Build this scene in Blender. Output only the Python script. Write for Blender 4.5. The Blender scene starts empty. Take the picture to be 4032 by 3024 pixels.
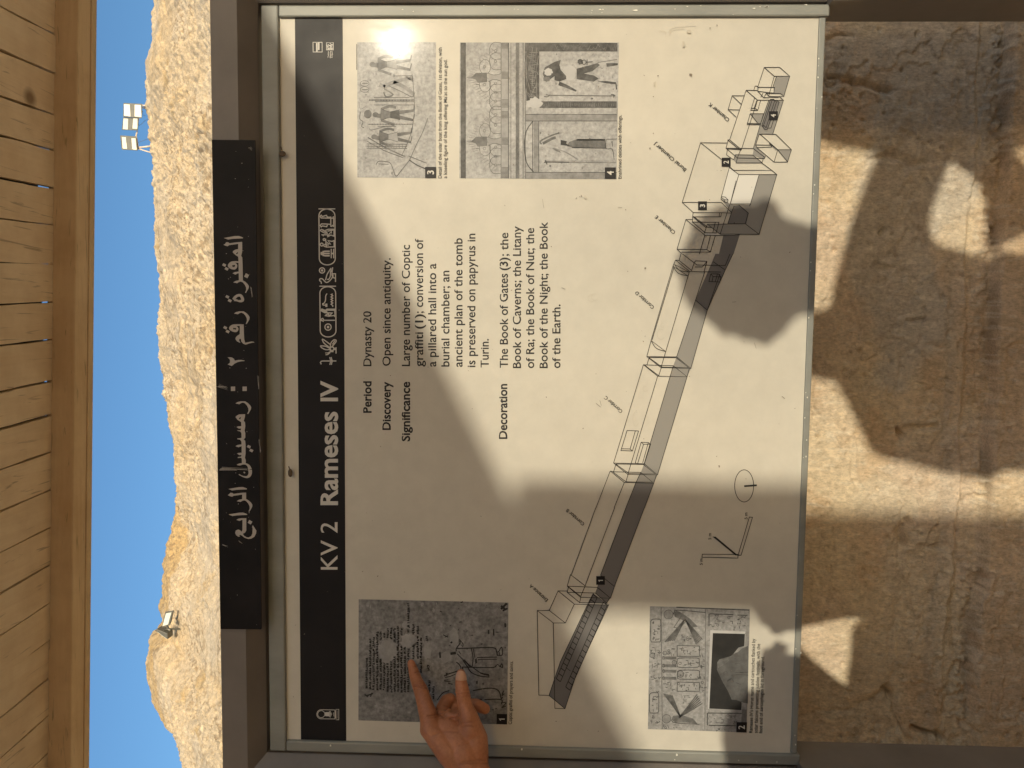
import bpy, bmesh, math, random
import numpy as np
from mathutils import Vector, Matrix

random.seed(7); rng = np.random.default_rng(11)
scene = bpy.context.scene
COL = scene.collection

# ------------------------------------------------------------------ camera, sky, sun, exposure
# World: X right along the sign, Y away from the viewer, Z up; panel plane near y = 0, panel centre at (0, 0, PZ).
PZ = 1.5
F_PX = 3028.0                                    # focal length in photo pixels (4032 wide)
CAM = Vector((0.09588870752, -1.10812896604, PZ + 0.00747468))
YAW, PITCH, ROLL = -0.07257316966, 0.03099135283, 0.01335662976
def basis():
    cy, sy, cp, sp = math.cos(YAW), math.sin(YAW), math.cos(PITCH), math.sin(PITCH)
    f = Vector((sy*cp, cy*cp, sp)); r0 = Vector((cy, -sy, 0)); u0 = r0.cross(f)
    R = math.cos(ROLL)*r0 + math.sin(ROLL)*u0; U = -math.sin(ROLL)*r0 + math.cos(ROLL)*u0
    return R, f, U
CR, CF, CU = basis()
cam_data = bpy.data.cameras.new('camera'); cam = bpy.data.objects.new('camera', cam_data); COL.objects.link(cam)
cam_data.sensor_fit = 'HORIZONTAL'; cam_data.sensor_width = 36.0; cam_data.lens = 36.0*F_PX/4032.0
cam_data.clip_start = 0.02; cam_data.clip_end = 3000
X, Y, Z = -CU, CR, -CF                            # the phone was held turned: picture left is the sky
cam.matrix_world = Matrix(((X.x, Y.x, Z.x, CAM.x), (X.y, Y.y, Z.y, CAM.y), (X.z, Y.z, Z.z, CAM.z), (0, 0, 0, 1)))
scene.camera = cam

SUN = Vector((0.3349749, -0.9268334, 0.16962214)).normalized()
SUN_EL = math.asin(SUN.z)
world = bpy.data.worlds.new('World'); scene.world = world; world.use_nodes = True
wn = world.node_tree.nodes; wl = world.node_tree.links
def nishita(dust, ozone, air=1.0):
    k = wn.new('ShaderNodeTexSky'); k.sky_type = 'NISHITA'; k.sun_disc = False
    k.sun_elevation = SUN_EL; k.sun_rotation = math.atan2(SUN.x, SUN.y)
    k.altitude = 100; k.air_density = air; k.dust_density = dust; k.ozone_density = ozone; return k
# low sun over desert: dusty warm haze round the sun, clear deep blue away from it
clear, dusty = nishita(0.0, 4.5, 1.3), nishita(2.0, 1.0)
geo = wn.new('ShaderNodeTexCoord'); dot = wn.new('ShaderNodeVectorMath'); dot.operation = 'DOT_PRODUCT'; dot.inputs[1].default_value = SUN
wl.new(geo.outputs['Generated'], dot.inputs[0])
mr = wn.new('ShaderNodeMapRange'); mr.interpolation_type = 'SMOOTHSTEP'; mr.inputs[1].default_value = -0.35; mr.inputs[2].default_value = 0.55; wl.new(dot.outputs['Value'], mr.inputs[0])
mx = wn.new('ShaderNodeMix'); mx.data_type = 'RGBA'; wl.new(mr.outputs[0], mx.inputs[0]); wl.new(clear.outputs[0], mx.inputs[6]); wl.new(dusty.outputs[0], mx.inputs[7])
wl.new(mx.outputs[2], wn['Background'].inputs['Color']); wn['Background'].inputs['Strength'].default_value = 0.15
ld = bpy.data.lights.new('sun', 'SUN'); ld.energy = 2.0; ld.angle = math.radians(0.5); ld.color = (1.0, 0.90, 0.70)
lo = bpy.data.objects.new('sun', ld); COL.objects.link(lo)
lo.rotation_euler = SUN.to_track_quat('Z', 'Y').to_euler()
vs = scene.view_settings; vs.view_transform = 'Standard'; vs.look = 'None'; vs.gamma = 1.0; vs.exposure = 0.52

# ------------------------------------------------------------------ helpers
def ray(px, py): return CF*F_PX + CR*(1512.0-py) + CU*(2016.0-px)
def at(px, py, y):                                # the point at depth y that the photo shows at pixel (px, py)
    d = ray(px, py); return CAM + d*((y-CAM.y)/d.y)
PANEL_Y = 0.006
def P(px, py, layer=0.0): return at(px, py, PANEL_Y - 0.00035*layer)
class Crop:                                       # pixel coordinates read in an enlarged crop -> photo pixels
    def __init__(s, x, y, k): s.x, s.y, s.k = x, y, k
    def __call__(s, pts): return [(s.x+a/s.k, s.y+b/s.k) for a, b in pts]

def tag(o, label=None, cat=None, group=None, kind=None):
    if label: o['label'] = label
    if cat: o['category'] = cat
    if group: o['group'] = group
    if kind: o['kind'] = kind
    return o
def empty(name, loc=(0, 0, 0), label=None, cat=None, group=None):
    o = bpy.data.objects.new(name, None); COL.objects.link(o); o.location = loc; o.empty_display_size = 0.1
    return tag(o, label, cat, group)
def link_mesh(name, me, mats, parent=None, smooth=False):
    for m in (mats if isinstance(mats, (list, tuple)) else [mats]): me.materials.append(m)
    o = bpy.data.objects.new(name, me); COL.objects.link(o)
    if parent is not None:
        o.parent = parent
        w = parent.location.copy(); p = parent.parent
        while p is not None: w += p.location; p = p.parent
        o.location = -w
    if smooth:
        for p in me.polygons: p.use_smooth = True
    return o
class MB:
    def __init__(s): s.v = []; s.f = []; s.m = []
    def poly(s, pts, mat=0):
        n = len(s.v); s.v += [tuple(p) for p in pts]; s.f.append(tuple(range(n, n+len(pts)))); s.m.append(mat)
    def hexa(s, c, mat=0):                         # 8 corners: 0-3 one face ring, 4-7 the opposite ring
        n = len(s.v); s.v += [tuple(p) for p in c]
        for f in ((0, 3, 2, 1), (4, 5, 6, 7), (0, 1, 5, 4), (1, 2, 6, 5), (2, 3, 7, 6), (3, 0, 4, 7)):
            s.f.append(tuple(n+i for i in f)); s.m.append(mat)
    def box(s, x0, x1, y0, y1, z0, z1, mat=0):
        s.hexa([(x0, y0, z0), (x1, y0, z0), (x1, y1, z0), (x0, y1, z0), (x0, y0, z1), (x1, y0, z1), (x1, y1, z1), (x0, y1, z1)], mat)
    def tube(s, pts, radii, n=10, mat=0, cap=True):
        pts = [Vector(p) for p in pts]; rings = []
        for i, p in enumerate(pts):
            t = (pts[min(i+1, len(pts)-1)]-pts[max(i-1, 0)]).normalized()
            a = t.cross(Vector((0, 0, 1))); a = a.normalized() if a.length > 1e-3 else Vector((1, 0, 0)); b = t.cross(a)
            r = radii[i] if isinstance(radii, (list, tuple)) else radii
            k = len(s.v); rings.append(k)
            for j in range(n):
                q = 2*math.pi*j/n; s.v.append(tuple(p+(a*math.cos(q)+b*math.sin(q))*r))
        for i in range(len(rings)-1):
            for j in range(n):
                s.f.append((rings[i]+j, rings[i]+(j+1) % n, rings[i+1]+(j+1) % n, rings[i+1]+j)); s.m.append(mat)
        if cap:
            s.f.append(tuple(rings[0]+j for j in range(n))[::-1]); s.m.append(mat)
            s.f.append(tuple(rings[-1]+j for j in range(n))); s.m.append(mat)
    def ball(s, c, r, mat=0, n=8, sq=(1, 1, 1)):
        k = len(s.v); c = Vector(c)
        s.v.append(tuple(c+Vector((0, 0, r*sq[2]))))
        for i in range(1, n):
            for j in range(2*n):
                t, q = math.pi*i/n, math.pi*j/n
                s.v.append((c.x+r*sq[0]*math.sin(t)*math.cos(q), c.y+r*sq[1]*math.sin(t)*math.sin(q), c.z+r*sq[2]*math.cos(t)))
        s.v.append(tuple(c-Vector((0, 0, r*sq[2])))); e = len(s.v)-1; w = 2*n
        for j in range(w):
            s.f.append((k, k+1+j, k+1+(j+1) % w)); s.m.append(mat)
            s.f.append((e, k+1+(n-2)*w+(j+1) % w, k+1+(n-2)*w+j)); s.m.append(mat)
        for i in range(n-2):
            for j in range(w):
                a = k+1+i*w; s.f.append((a+j, a+w+j, a+w+(j+1) % w, a+(j+1) % w)); s.m.append(mat)
    # flat print on the panel, drawn in photo pixels
    def pline(s, pts, w, layer, mat=0, closed=False):
        pts = [Vector((a, b)) for a, b in pts]
        if closed: pts = pts+[pts[0], pts[1]]
        if len(pts) < 2: return
        L = []; Rr = []
        for i, p in enumerate(pts):
            d0 = (p-pts[i-1]) if i else (pts[1]-p); d1 = (pts[i+1]-p) if i < len(pts)-1 else (p-pts[i-1])
            if d0.length < 1e-6: d0 = d1
            if d1.length < 1e-6: d1 = d0
            d0 = d0.normalized(); d1 = d1.normalized(); n0 = Vector((-d0.y, d0.x)); n1 = Vector((-d1.y, d1.x))
            m = n0+n1; m = m.normalized() if m.length > 1e-3 else n0
            k = min(1.8, 1/max(0.3, m.dot(n0)))
            L.append(p+m*(w/2*k)); Rr.append(p-m*(w/2*k))
        n = len(s.v)
        for a, b in zip(L, Rr): s.v.append(tuple(P(a.x, a.y, layer))); s.v.append(tuple(P(b.x, b.y, layer)))
        for i in range(len(L)-1):
            s.f.append((n+2*i, n+2*i+1, n+2*i+3, n+2*i+2)); s.m.append(mat)
    def ppoly(s, pts, layer, mat=0): s.poly([P(a, b, layer) for a, b in pts], mat)
    def pell(s, c, ra, rb, layer, mat=0, n=18, jit=0.0, rot=0.0):
        pts = []
        for i in range(n):
            q = 2*math.pi*i/n; k = 1+jit*random.uniform(-1, 1); u, v = ra*k*math.cos(q), rb*k*math.sin(q)
            pts.append((c[0]+u*math.cos(rot)-v*math.sin(rot), c[1]+u*math.sin(rot)+v*math.cos(rot)))
        s.ppoly(pts, layer, mat)
    def pring(s, c, ra, rb, w, layer, mat=0, n=24, a0=0.0, a1=2*math.pi):
        pts = [(c[0]+ra*math.cos(a0+(a1-a0)*i/n), c[1]+rb*math.sin(a0+(a1-a0)*i/n)) for i in range(n+1)]
        s.pline(pts, w, layer, mat)
    def mesh(s, name, tri=False):
        me = bpy.data.meshes.new(name); me.from_pydata(s.v, [], s.f); me.update()
        for p, m in zip(me.polygons, s.m): p.material_index = m
        return me
    def build(s, name, mats, parent=None, bevel=0.0, smooth=False, fix=True, face=False):
        me = s.mesh(name)
        bm = bmesh.new(); bm.from_mesh(me)
        if face:                                    # flat print: every face towards the viewer, concave outlines split cleanly
            bmesh.ops.triangulate(bm, faces=[f for f in bm.faces if len(f.verts) > 4])
            for f in bm.faces:
                f.normal_update()
                if f.normal.y > 0: f.normal_flip()
        elif fix: bmesh.ops.recalc_face_normals(bm, faces=bm.faces)
        bm.to_mesh(me); bm.free()
        o = link_mesh(name, me, mats, parent, smooth)
        if bevel:
            b = o.modifiers.new('bevel', 'BEVEL'); b.width = bevel; b.segments = 2; b.limit_method = 'ANGLE'
            me.polygons.foreach_set('use_smooth', [False]*len(me.polygons))
        return o
def smooth_pts(pts, n=6, closed=False):            # Catmull-Rom through the points
    p = [Vector((a, b)) for a, b in pts]; out = []; N = len(p)
    for i in range(N if closed else N-1):
        g = (lambda k: p[k % N]) if closed else (lambda k: p[max(0, min(N-1, k))])
        a, b, c, d = g(i-1), g(i), g(i+1), g(i+2)
        for j in range(n):
            t = j/n; out.append(0.5*((2*b)+(c-a)*t+(2*a-5*b+4*c-d)*t*t+(3*b-a-3*c+d)*t**3))
    if not closed: out.append(p[-1])
    return [(v.x, v.y) for v in out]

# numpy noise
def _h(ix, iy, s):
    n = (ix.astype(np.int64)*374761393+iy.astype(np.int64)*668265263+s*1442695041) & 0xffffffff
    n = ((n ^ (n >> 13))*1274126177) & 0xffffffff
    return ((n ^ (n >> 16)) & 0xffff)/65535.0
def vnoise(x, y, s=0):
    ix, iy = np.floor(x), np.floor(y); fx, fy = x-ix, y-iy
    fx = fx*fx*fx*(fx*(fx*6-15)+10); fy = fy*fy*fy*(fy*(fy*6-15)+10)
    a, b, c, d = _h(ix, iy, s), _h(ix+1, iy, s), _h(ix, iy+1, s), _h(ix+1, iy+1, s)
    return (a+(b-a)*fx+(c-a)*fy+(a-b-c+d)*fx*fy)*2-1
def fbm(x, y, o=4, s=0, g=0.5):
    t = 0; a = 1.0
    for i in range(o):
        c, q = math.cos(0.7*i), math.sin(0.7*i)
        t = t+a*vnoise((x*c-y*q)*2**i, (x*q+y*c)*2**i, s+17*i); a *= g
    return t
def worley(x, y, s=0):                              # distance to nearest and second nearest scattered point
    ix, iy = np.floor(x), np.floor(y); d1 = np.full(x.shape, 9.0); d2 = d1.copy(); cid = np.zeros(x.shape)
    for i in (-1, 0, 1):
        for j in (-1, 0, 1):
            cx, cy = ix+i, iy+j; px = cx+_h(cx, cy, s); py = cy+_h(cx, cy, s+5)
            d = np.hypot(px-x, py-y); h = _h(cx, cy, s+9)
            cid = np.where(d < d1, h, cid); d2 = np.where(d < d1, d1, np.minimum(d2, d)); d1 = np.minimum(d1, d)
    return d1, d2, cid
def sstep(a, b, x):
    t = np.clip((x-a)/(b-a), 0, 1); return t*t*(3-2*t)
def grid_mesh(name, V, nu, nv):                     # V: (nv, nu, 3)
    me = bpy.data.meshes.new(name); v = V.reshape(-1, 3)
    idx = np.arange(nu*nv).reshape(nv, nu)
    q = np.stack([idx[:-1, :-1], idx[:-1, 1:], idx[1:, 1:], idx[1:, :-1]], -1).reshape(-1, 4)
    me.vertices.add(len(v)); me.vertices.foreach_set('co', v.astype(np.float32).ravel())
    me.loops.add(q.size); me.loops.foreach_set('vertex_index', q.astype(np.int32).ravel())
    me.polygons.add(len(q)); me.polygons.foreach_set('loop_start', np.arange(0, q.size, 4, dtype=np.int32))
    me.polygons.foreach_set('loop_total', np.full(len(q), 4, dtype=np.int32))
    me.polygons.foreach_set('use_smooth', np.ones(len(q), dtype=bool))
    me.update(); me.validate(); return me
def add_colour(me, rgb):
    a = me.color_attributes.new('stone_colour', 'FLOAT_COLOR', 'POINT')
    c = np.ones((len(me.vertices), 4), np.float32); c[:, :3] = rgb.reshape(-1, 3); a.data.foreach_set('color', c.ravel())

# ------------------------------------------------------------------ materials
def new_mat(name):
    m = bpy.data.materials.new(name); m.use_nodes = True
    return m, m.node_tree.nodes, m.node_tree.links, m.node_tree.nodes['Principled BSDF']
def coords(N, L, scale=(1, 1, 1), rot=(0, 0, 0)):
    t = N.new('ShaderNodeTexCoord'); mp = N.new('ShaderNodeMapping'); mp.inputs['Scale'].default_value = scale; mp.inputs['Rotation'].default_value = rot
    L.new(t.outputs['Object'], mp.inputs[0]); return mp.outputs[0]
def noise(N, L, co, scale, detail=4, rough=0.55, dist=0.0):
    n = N.new('ShaderNodeTexNoise'); n.inputs['Scale'].default_value = scale; n.inputs['Detail'].default_value = detail
    n.inputs['Roughness'].default_value = rough; n.inputs['Distortion'].default_value = dist; L.new(co, n.inputs['Vector']); return n.outputs['Fac']
def ramp(N, L, fac, stops):
    r = N.new('ShaderNodeValToRGB'); e = r.color_ramp.elements
    while len(e) < len(stops): e.new(0.5)
    for k, (p, c) in zip(e, stops): k.position = p; k.color = (*c, 1) if len(c) == 3 else c
    L.new(fac, r.inputs[0]); return r.outputs[0]
def mix(N, L, f, a, b, mode='MIX'):
    m = N.new('ShaderNodeMix'); m.data_type = 'RGBA'; m.blend_type = mode
    for v, s in ((f, m.inputs[0]), (a, m.inputs[6]), (b, m.inputs[7])):
        if hasattr(v, 'is_linked'): L.new(v, s)
        elif isinstance(v, (int, float)): s.default_value = v
        else: s.default_value = (*v, 1)
    return m.outputs[2]
def bump(N, L, b, h, strength, dist=0.002):
    n = N.new('ShaderNodeBump'); n.inputs['Strength'].default_value = strength; n.inputs['Distance'].default_value = dist
    L.new(h, n.inputs['Height']); L.new(n.outputs[0], b.inputs['Normal']); return n
def mottled(name, c0, c1, scale=8, rough=0.6, bstr=0.0, bscale=60, metal=0.0, coat=0.0, stretch=(1, 1, 1), bdist=0.002):
    m, N, L, b = new_mat(name); co = coords(N, L, stretch)
    L.new(ramp(N, L, noise(N, L, co, scale, 6, 0.6), [(0.3, c0), (0.7, c1)]), b.inputs['Base Color'])
    b.inputs['Roughness'].default_value = rough; b.inputs['Metallic'].default_value = metal; b.inputs['Coat Weight'].default_value = coat
    if bstr: bump(N, L, b, noise(N, L, co, bscale, 5, 0.6), bstr, bdist)
    return m
GLOSS = dict(rough=0.46, coat=0.022, crough=0.105)
def printed(name, c0, c1=None, scale=5, k=1.0, fine=None):
    """Printed sheet under a dusty clear laminate: matt colour, soft sheen and a sharper clear coat."""
    m, N, L, b = new_mat(name); co = coords(N, L); c1 = c1 or c0
    col = ramp(N, L, noise(N, L, co, scale, 6, 0.6), [(0.32, c0), (0.68, c1)])
    if fine:
        col = mix(N, L, 1.0, col, ramp(N, L, noise(N, L, co, fine[0], 5, 0.65), [(0.3, (fine[1],)*3), (0.7, (fine[2],)*3)]), 'MULTIPLY')
    L.new(col, b.inputs['Base Color'])
    dust = noise(N, L, co, 9, 5, 0.6)
    r = N.new('ShaderNodeMapRange'); L.new(dust, r.inputs[0]); r.inputs[1].default_value = 0.3; r.inputs[2].default_value = 0.7
    r.inputs[3].default_value = GLOSS['rough']-0.05; r.inputs[4].default_value = GLOSS['rough']+0.08; L.new(r.outputs[0], b.inputs['Roughness'])
    b.inputs['Specular IOR Level'].default_value = 0.20
    w_ = N.new('ShaderNodeMapRange'); L.new(noise(N, L, coords(N, L, (1, 1, 0.35), (0, 0.5, 0)), 26, 6, 0.7, 0.8), w_.inputs[0]); w_.inputs[1].default_value = 0.38; w_.inputs[2].default_value = 0.62
    w_.inputs[3].default_value = GLOSS['coat']*0.35; w_.inputs[4].default_value = GLOSS['coat']*1.5; L.new(w_.outputs[0], b.inputs['Coat Weight']); b.inputs['Coat Roughness'].default_value = GLOSS['crough']
    return m
M = {}
M['cream'] = printed('cream_panel_print', (0.555, 0.522, 0.448), (0.63, 0.592, 0.505), 3.2, fine=(38, 0.955, 1.035))
M['black'] = printed('black_print', (0.010, 0.009, 0.010), (0.018, 0.016, 0.017), 6)
M['ink'] = printed('dark_ink', (0.03, 0.028, 0.028))
M['white'] = printed('white_print', (0.60, 0.57, 0.52))
M['plan_dark'] = printed('plan_grey', (0.17, 0.162, 0.158))
M['plan_mid'] = printed('plan_light_grey', (0.285, 0.272, 0.248))
M['plan_white'] = printed('plan_white', (0.67, 0.65, 0.60))
M['steel'] = mottled('painted_steel', (0.14, 0.122, 0.107), (0.19, 0.167, 0.148), 9, 0.5, 0.06, 220, coat=0.1)
M['strip'] = mottled('black_strip', (0.006, 0.005, 0.005), (0.016, 0.013, 0.013), 14, 0.5, 0.03, 60); M['strip'].node_tree.nodes['Principled BSDF'].inputs['Specular IOR Level'].default_value = 0.18
M['strip_text'] = mottled('strip_lettering', (0.40, 0.36, 0.31), (0.46, 0.41, 0.36), 14, 0.45)
M['alu'] = mottled('greenish_aluminium', (0.21, 0.215, 0.195), (0.29, 0.292, 0.262), 22, 0.5, 0.08, 160, metal=0.05, stretch=(1, 1, 0.4))
M['drip'] = mottled('paint_splash', (0.75, 0.72, 0.62), (0.80, 0.77, 0.68), 30, 0.5)
M['grime'] = mottled('grime', (0.16, 0.13, 0.10), (0.24, 0.20, 0.15), 80, 0.7)

# ------------------------------------------------------------------ setting: ground, hill, stone wall, timber canopy
def stone_material(name, rough=0.9, fscale=40, lo=0.82, hi=1.15, bs=0.5, bscale=120, bdist=0.004, speckle=None):
    m, N, L, b = new_mat(name); co = coords(N, L)
    a = N.new('ShaderNodeAttribute'); a.attribute_name = 'stone_colour'
    v = ramp(N, L, noise(N, L, co, fscale, 8, 0.68), [(0.28, (lo,)*3), (0.72, (hi,)*3)])
    col = mix(N, L, 1.0, a.outputs['Color'], v, 'MULTIPLY')
    if speckle: col = mix(N, L, 1.0, col, ramp(N, L, noise(N, L, coords(N, L, speckle), 1.0, 6, 0.7), [(0.32, (0.74,)*3), (0.5, (1.0,)*3), (0.7, (1.16,)*3)]), 'MULTIPLY')
    L.new(col, b.inputs['Base Color'])
    b.inputs['Roughness'].default_value = rough; b.inputs['Specular IOR Level'].default_value = 0.2
    bump(N, L, b, noise(N, L, co, bscale, 8, 0.7), bs, bdist); return m

gm = MB(); gm.poly([(-600, -600, 0), (600, -600, 0), (600, 600, 0), (-600, 600, 0)])
m, N, L, b = new_mat('sandy_ground'); co = coords(N, L)
L.new(ramp(N, L, noise(N, L, co, 3.0, 8, 0.65), [(0.3, (0.62, 0.50, 0.36)), (0.7, (0.72, 0.60, 0.45))]), b.inputs['Base Color'])
b.inputs['Roughness'].default_value = 0.95; bump(N, L, b, noise(N, L, co, 30, 8, 0.7), 0.5, 0.01)
tag(gm.build('ground', m), kind='structure')

# limestone hill: ridge line read from the photo, set 18 m beyond the sign
RIDGE = [(-900, 640), (-500, 618), (-200, 606), (0, 601), (180, 592), (360, 578), (425, 569), (470, 580), (560, 590), (670, 601), (900, 606), (1020, 612), (1100, 622),
         (1170, 629), (1260, 634), (1330, 633), (1450, 640), (1480, 652), (1600, 660), (1700, 672), (1800, 684), (1880, 690), (1960, 698), (2060, 692), (2110, 665), (2200, 652),
         (2280, 641), (2400, 627), (2420, 640), (2440, 640), (2460, 625), (2500, 598), (2560, 590), (2620, 588), (2700, 605), (2770, 622), (2790, 660), (2850, 684),
         (2930, 722), (2980, 745), (3050, 760), (3300, 850), (3600, 930), (4000, 1000)]
HILL_Y = 18.0
rp = [at(px, py, HILL_Y) for py, px in RIDGE]
rx = np.array([p.x for p in rp])[::-1]; rz = np.array([p.z for p in rp])[::-1]
def make_hill():
    nu, nv = 760, 330
    x = np.concatenate([np.linspace(-26, -10.2, 50), np.linspace(-10.1, 8.6, 660), np.linspace(8.8, 24, 50)])
    ridge = np.interp(x, rx, rz)+0.03*fbm(x*2.5, x*0, 4, 3)+0.02*fbm(x*9, x*0+3, 3, 8)
    s = np.concatenate([np.linspace(0, 0.17, 60), np.linspace(0.175, 0.235, 8), np.linspace(0.24, 1.0, 300), np.linspace(1.02, 2.4, 60)])
    S, Xg = np.meshgrid(s, x, indexing='ij'); Rg = np.meshgrid(s, ridge, indexing='ij')[1]
    y0 = 7.0
    Yg = y0+(HILL_Y-y0)*S; Zg = np.where(S <= 1, 3.5+(Rg-3.5)*S, Rg-0.25*(S-1)*(HILL_Y-y0))
    bank = S < 0.17                                 # unseen bank added behind the wall to bounce sun onto the ceiling
    Yb = np.interp(S, [0, .012, .04, .07, .11, .17], [0.80, 0.95, 1.22, 2.2, 4.0, y0+.17*(HILL_Y-y0)]); Zb = np.interp(S, [0, .012, .04, .07, .11, .17], [1.34, 1.75, 2.32, 2.56, 3.1, 4.3])
    Yg = np.where(bank, Yb, Yg); Zg = np.where(bank, Zb+(Zg-Zb)*sstep(0.10, 0.17, S), Zg)
    fall = np.where(S <= 1, np.clip((1-S)/0.02, 0, 1), 0.4)
    d = 0.11*fbm(Xg*0.8, S*8, 4, 21)
    led = fbm(Xg*0.35+S*2, S*9+0.25*fbm(Xg*1.5, S*20, 3, 35), 3, 33); strata = fbm(Xg*0.5+S*3, S*26, 3, 33)+1.6*(sstep(-0.05, 0.05, led)-0.5)+1.2*(sstep(0.3, 0.36, led)-0.5)
    u, v = Xg*13, S*200
    w1, w2, cid = worley(u+0.5*vnoise(u, v, 2), v, 4); q1, q2, qid = worley(Xg*27, S*400, 14)
    rub = (0.05*(cid-0.45)*sstep(0.02, 0.3, w2-w1)+0.04*(qid-0.4)*sstep(0.0, 0.3, q2-q1)+0.03*fbm(Xg*14, S*210, 3, 51))
    amt = (0.30+0.80*sstep(-0.35, 0.5, fbm(Xg*0.55+S*2, S*7, 4, 71)))*(0.3+0.7*sstep(0.12, 0.22, S))
    d = d*(0.25+0.75*sstep(0.12, 0.22, S))
    dd = (d+0.03*strata*sstep(0.26, 0.4, S))*fall+rub*amt*np.maximum(fall, 0.55)
    bk_ = sstep(0.16, 0.12, S)*sstep(0.0, 0.01, S); b1, b2, bid = worley(Xg*7, S*150, 44); dd = dd+bk_*(0.03*fbm(Xg*2.2, S*45, 4, 46)+0.035*(bid-0.4)*sstep(0.02, 0.25, b2-b1)+0.015*fbm(Xg*22, S*420, 3, 47))
    V = np.stack([Xg+0.3*rub, Yg-0.75*dd, Zg+0.55*dd*np.where(S <= 1, 1, 0)], -1)
    me = grid_mesh('hill', V, nu, len(s))
    pale = np.array([0.609, 0.505, 0.365]); ochre = np.array([0.539, 0.396, 0.213]); grey = np.array([0.609, 0.522, 0.4])
    # ochre scree along the left part of the crest, a brown seam that runs down to the left
    t1 = sstep(0.0, 0.5, 0.5*fbm(Xg*1.1, S*14, 4, 81)+0.9*sstep(-3.4, -4.6, Xg)*sstep(0.84, 0.93, S)-0.25)
    t2 = sstep(0.1, 0.6, fbm(Xg*0.7+S*9, S*5, 4, 91)-0.15)*0.3
    g = sstep(-0.1, 0.6, fbm(Xg*1.3, S*12, 4, 61))[..., None]
    c = pale*(1-g)+grey*g; t = np.clip(t1+t2, 0, 1)[..., None]; c = c*(1-t)+ochre*t
    c = c*(0.92+0.12*cid[..., None])
    soil_shade = np.clip(0.5*sstep(0.14, 0.02, w2-w1)+0.9*sstep(0.45, 0.7, fbm(Xg*12, S*170, 3, 141)+0.3*(qid < 0.3))+0.55*(qid < 0.14)*sstep(0.5, 0.2, q1), 0, 0.9)[..., None]*(0.40+0.45*sstep(-0.4, 0.4, fbm(Xg*0.6, S*6, 3, 151)))[..., None]
    c = c*(1-soil_shade)+np.array([0.27, 0.20, 0.125])*soil_shade  # brown soil and pit shade put into the colour between stones
    add_colour(me, c)
    return link_mesh('hill', me, stone_material('limestone_rubble', 0.95, 9, 0.84, 1.12, 0.6, 26, 0.03, (34, 34, 34)))
tag(make_hill(), kind='structure')

# stone wall behind the sign
WALL_Y = 0.30
def wpt(pts): return [at(a, b, WALL_Y) for a, b in pts]
c30 = Crop(3000, 2000, 1.62); c31 = Crop(3000, 1000, 1.659); c32 = Crop(3000, 0, 1.659)
CRACKS = [(c30([(910, 85), (935, 100), (908, 150), (900, 245)]), 0.007, 0.016), (c30([(770, 1150), (800, 1175), (832, 1225)]), 0.006, 0.016), (c30([(832, 1225), (870, 1380), (935, 1490)]), 0.004, 0.006),
          (c30([(985, 1415), (1070, 1447), (1100, 1440), (1125, 1475)]), 0.006, 0.018), (c30([(1120, 240), (1200, 242), (1245, 360), (1250, 480), (1228, 800), (1225, 1000), (1170, 1250), (1130, 1480)]), 0.006, 0.005),
          (c30([(880, 250), (870, 420), (820, 700), (805, 1100)]), 0.005, 0.003), (c30([(260, 1330), (330, 1300), (560, 1290), (760, 1170)]), 0.006, 0.004), (c30([(1050, 250), (1120, 240)]), 0.004, 0.006),
          (c31([(890, 1150), (912, 1172)]), 0.006, 0.016), (c31([(940, 1120), (1050, 1125), (1130, 1118)]), 0.005, 0.010), (c31([(960, 425), (1060, 432)]), 0.004, 0.010), (c31([(905, 1150), (885, 1000), (905, 760), (940, 640), (1040, 560), (1180, 600)]), 0.006, 0.004),
          (c32([(440, 500), (520, 520), (600, 545), (720, 570), (850, 588)]), 0.006, 0.010), (c32([(425, 570), (500, 548), (590, 555)]), 0.005, 0.008), (c32([(690, 1060), (850, 1022), (935, 1058), (1010, 1085), (1060, 1070)]), 0.006, 0.009),
          (c32([(435, 235), (500, 225), (600, 240)]), 0.004, 0.006), (c32([(740, 1530), (770, 1490)]), 0.004, 0.010), (c31([(730, 90), (850, 105)]), 0.005, 0.006)]
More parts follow.
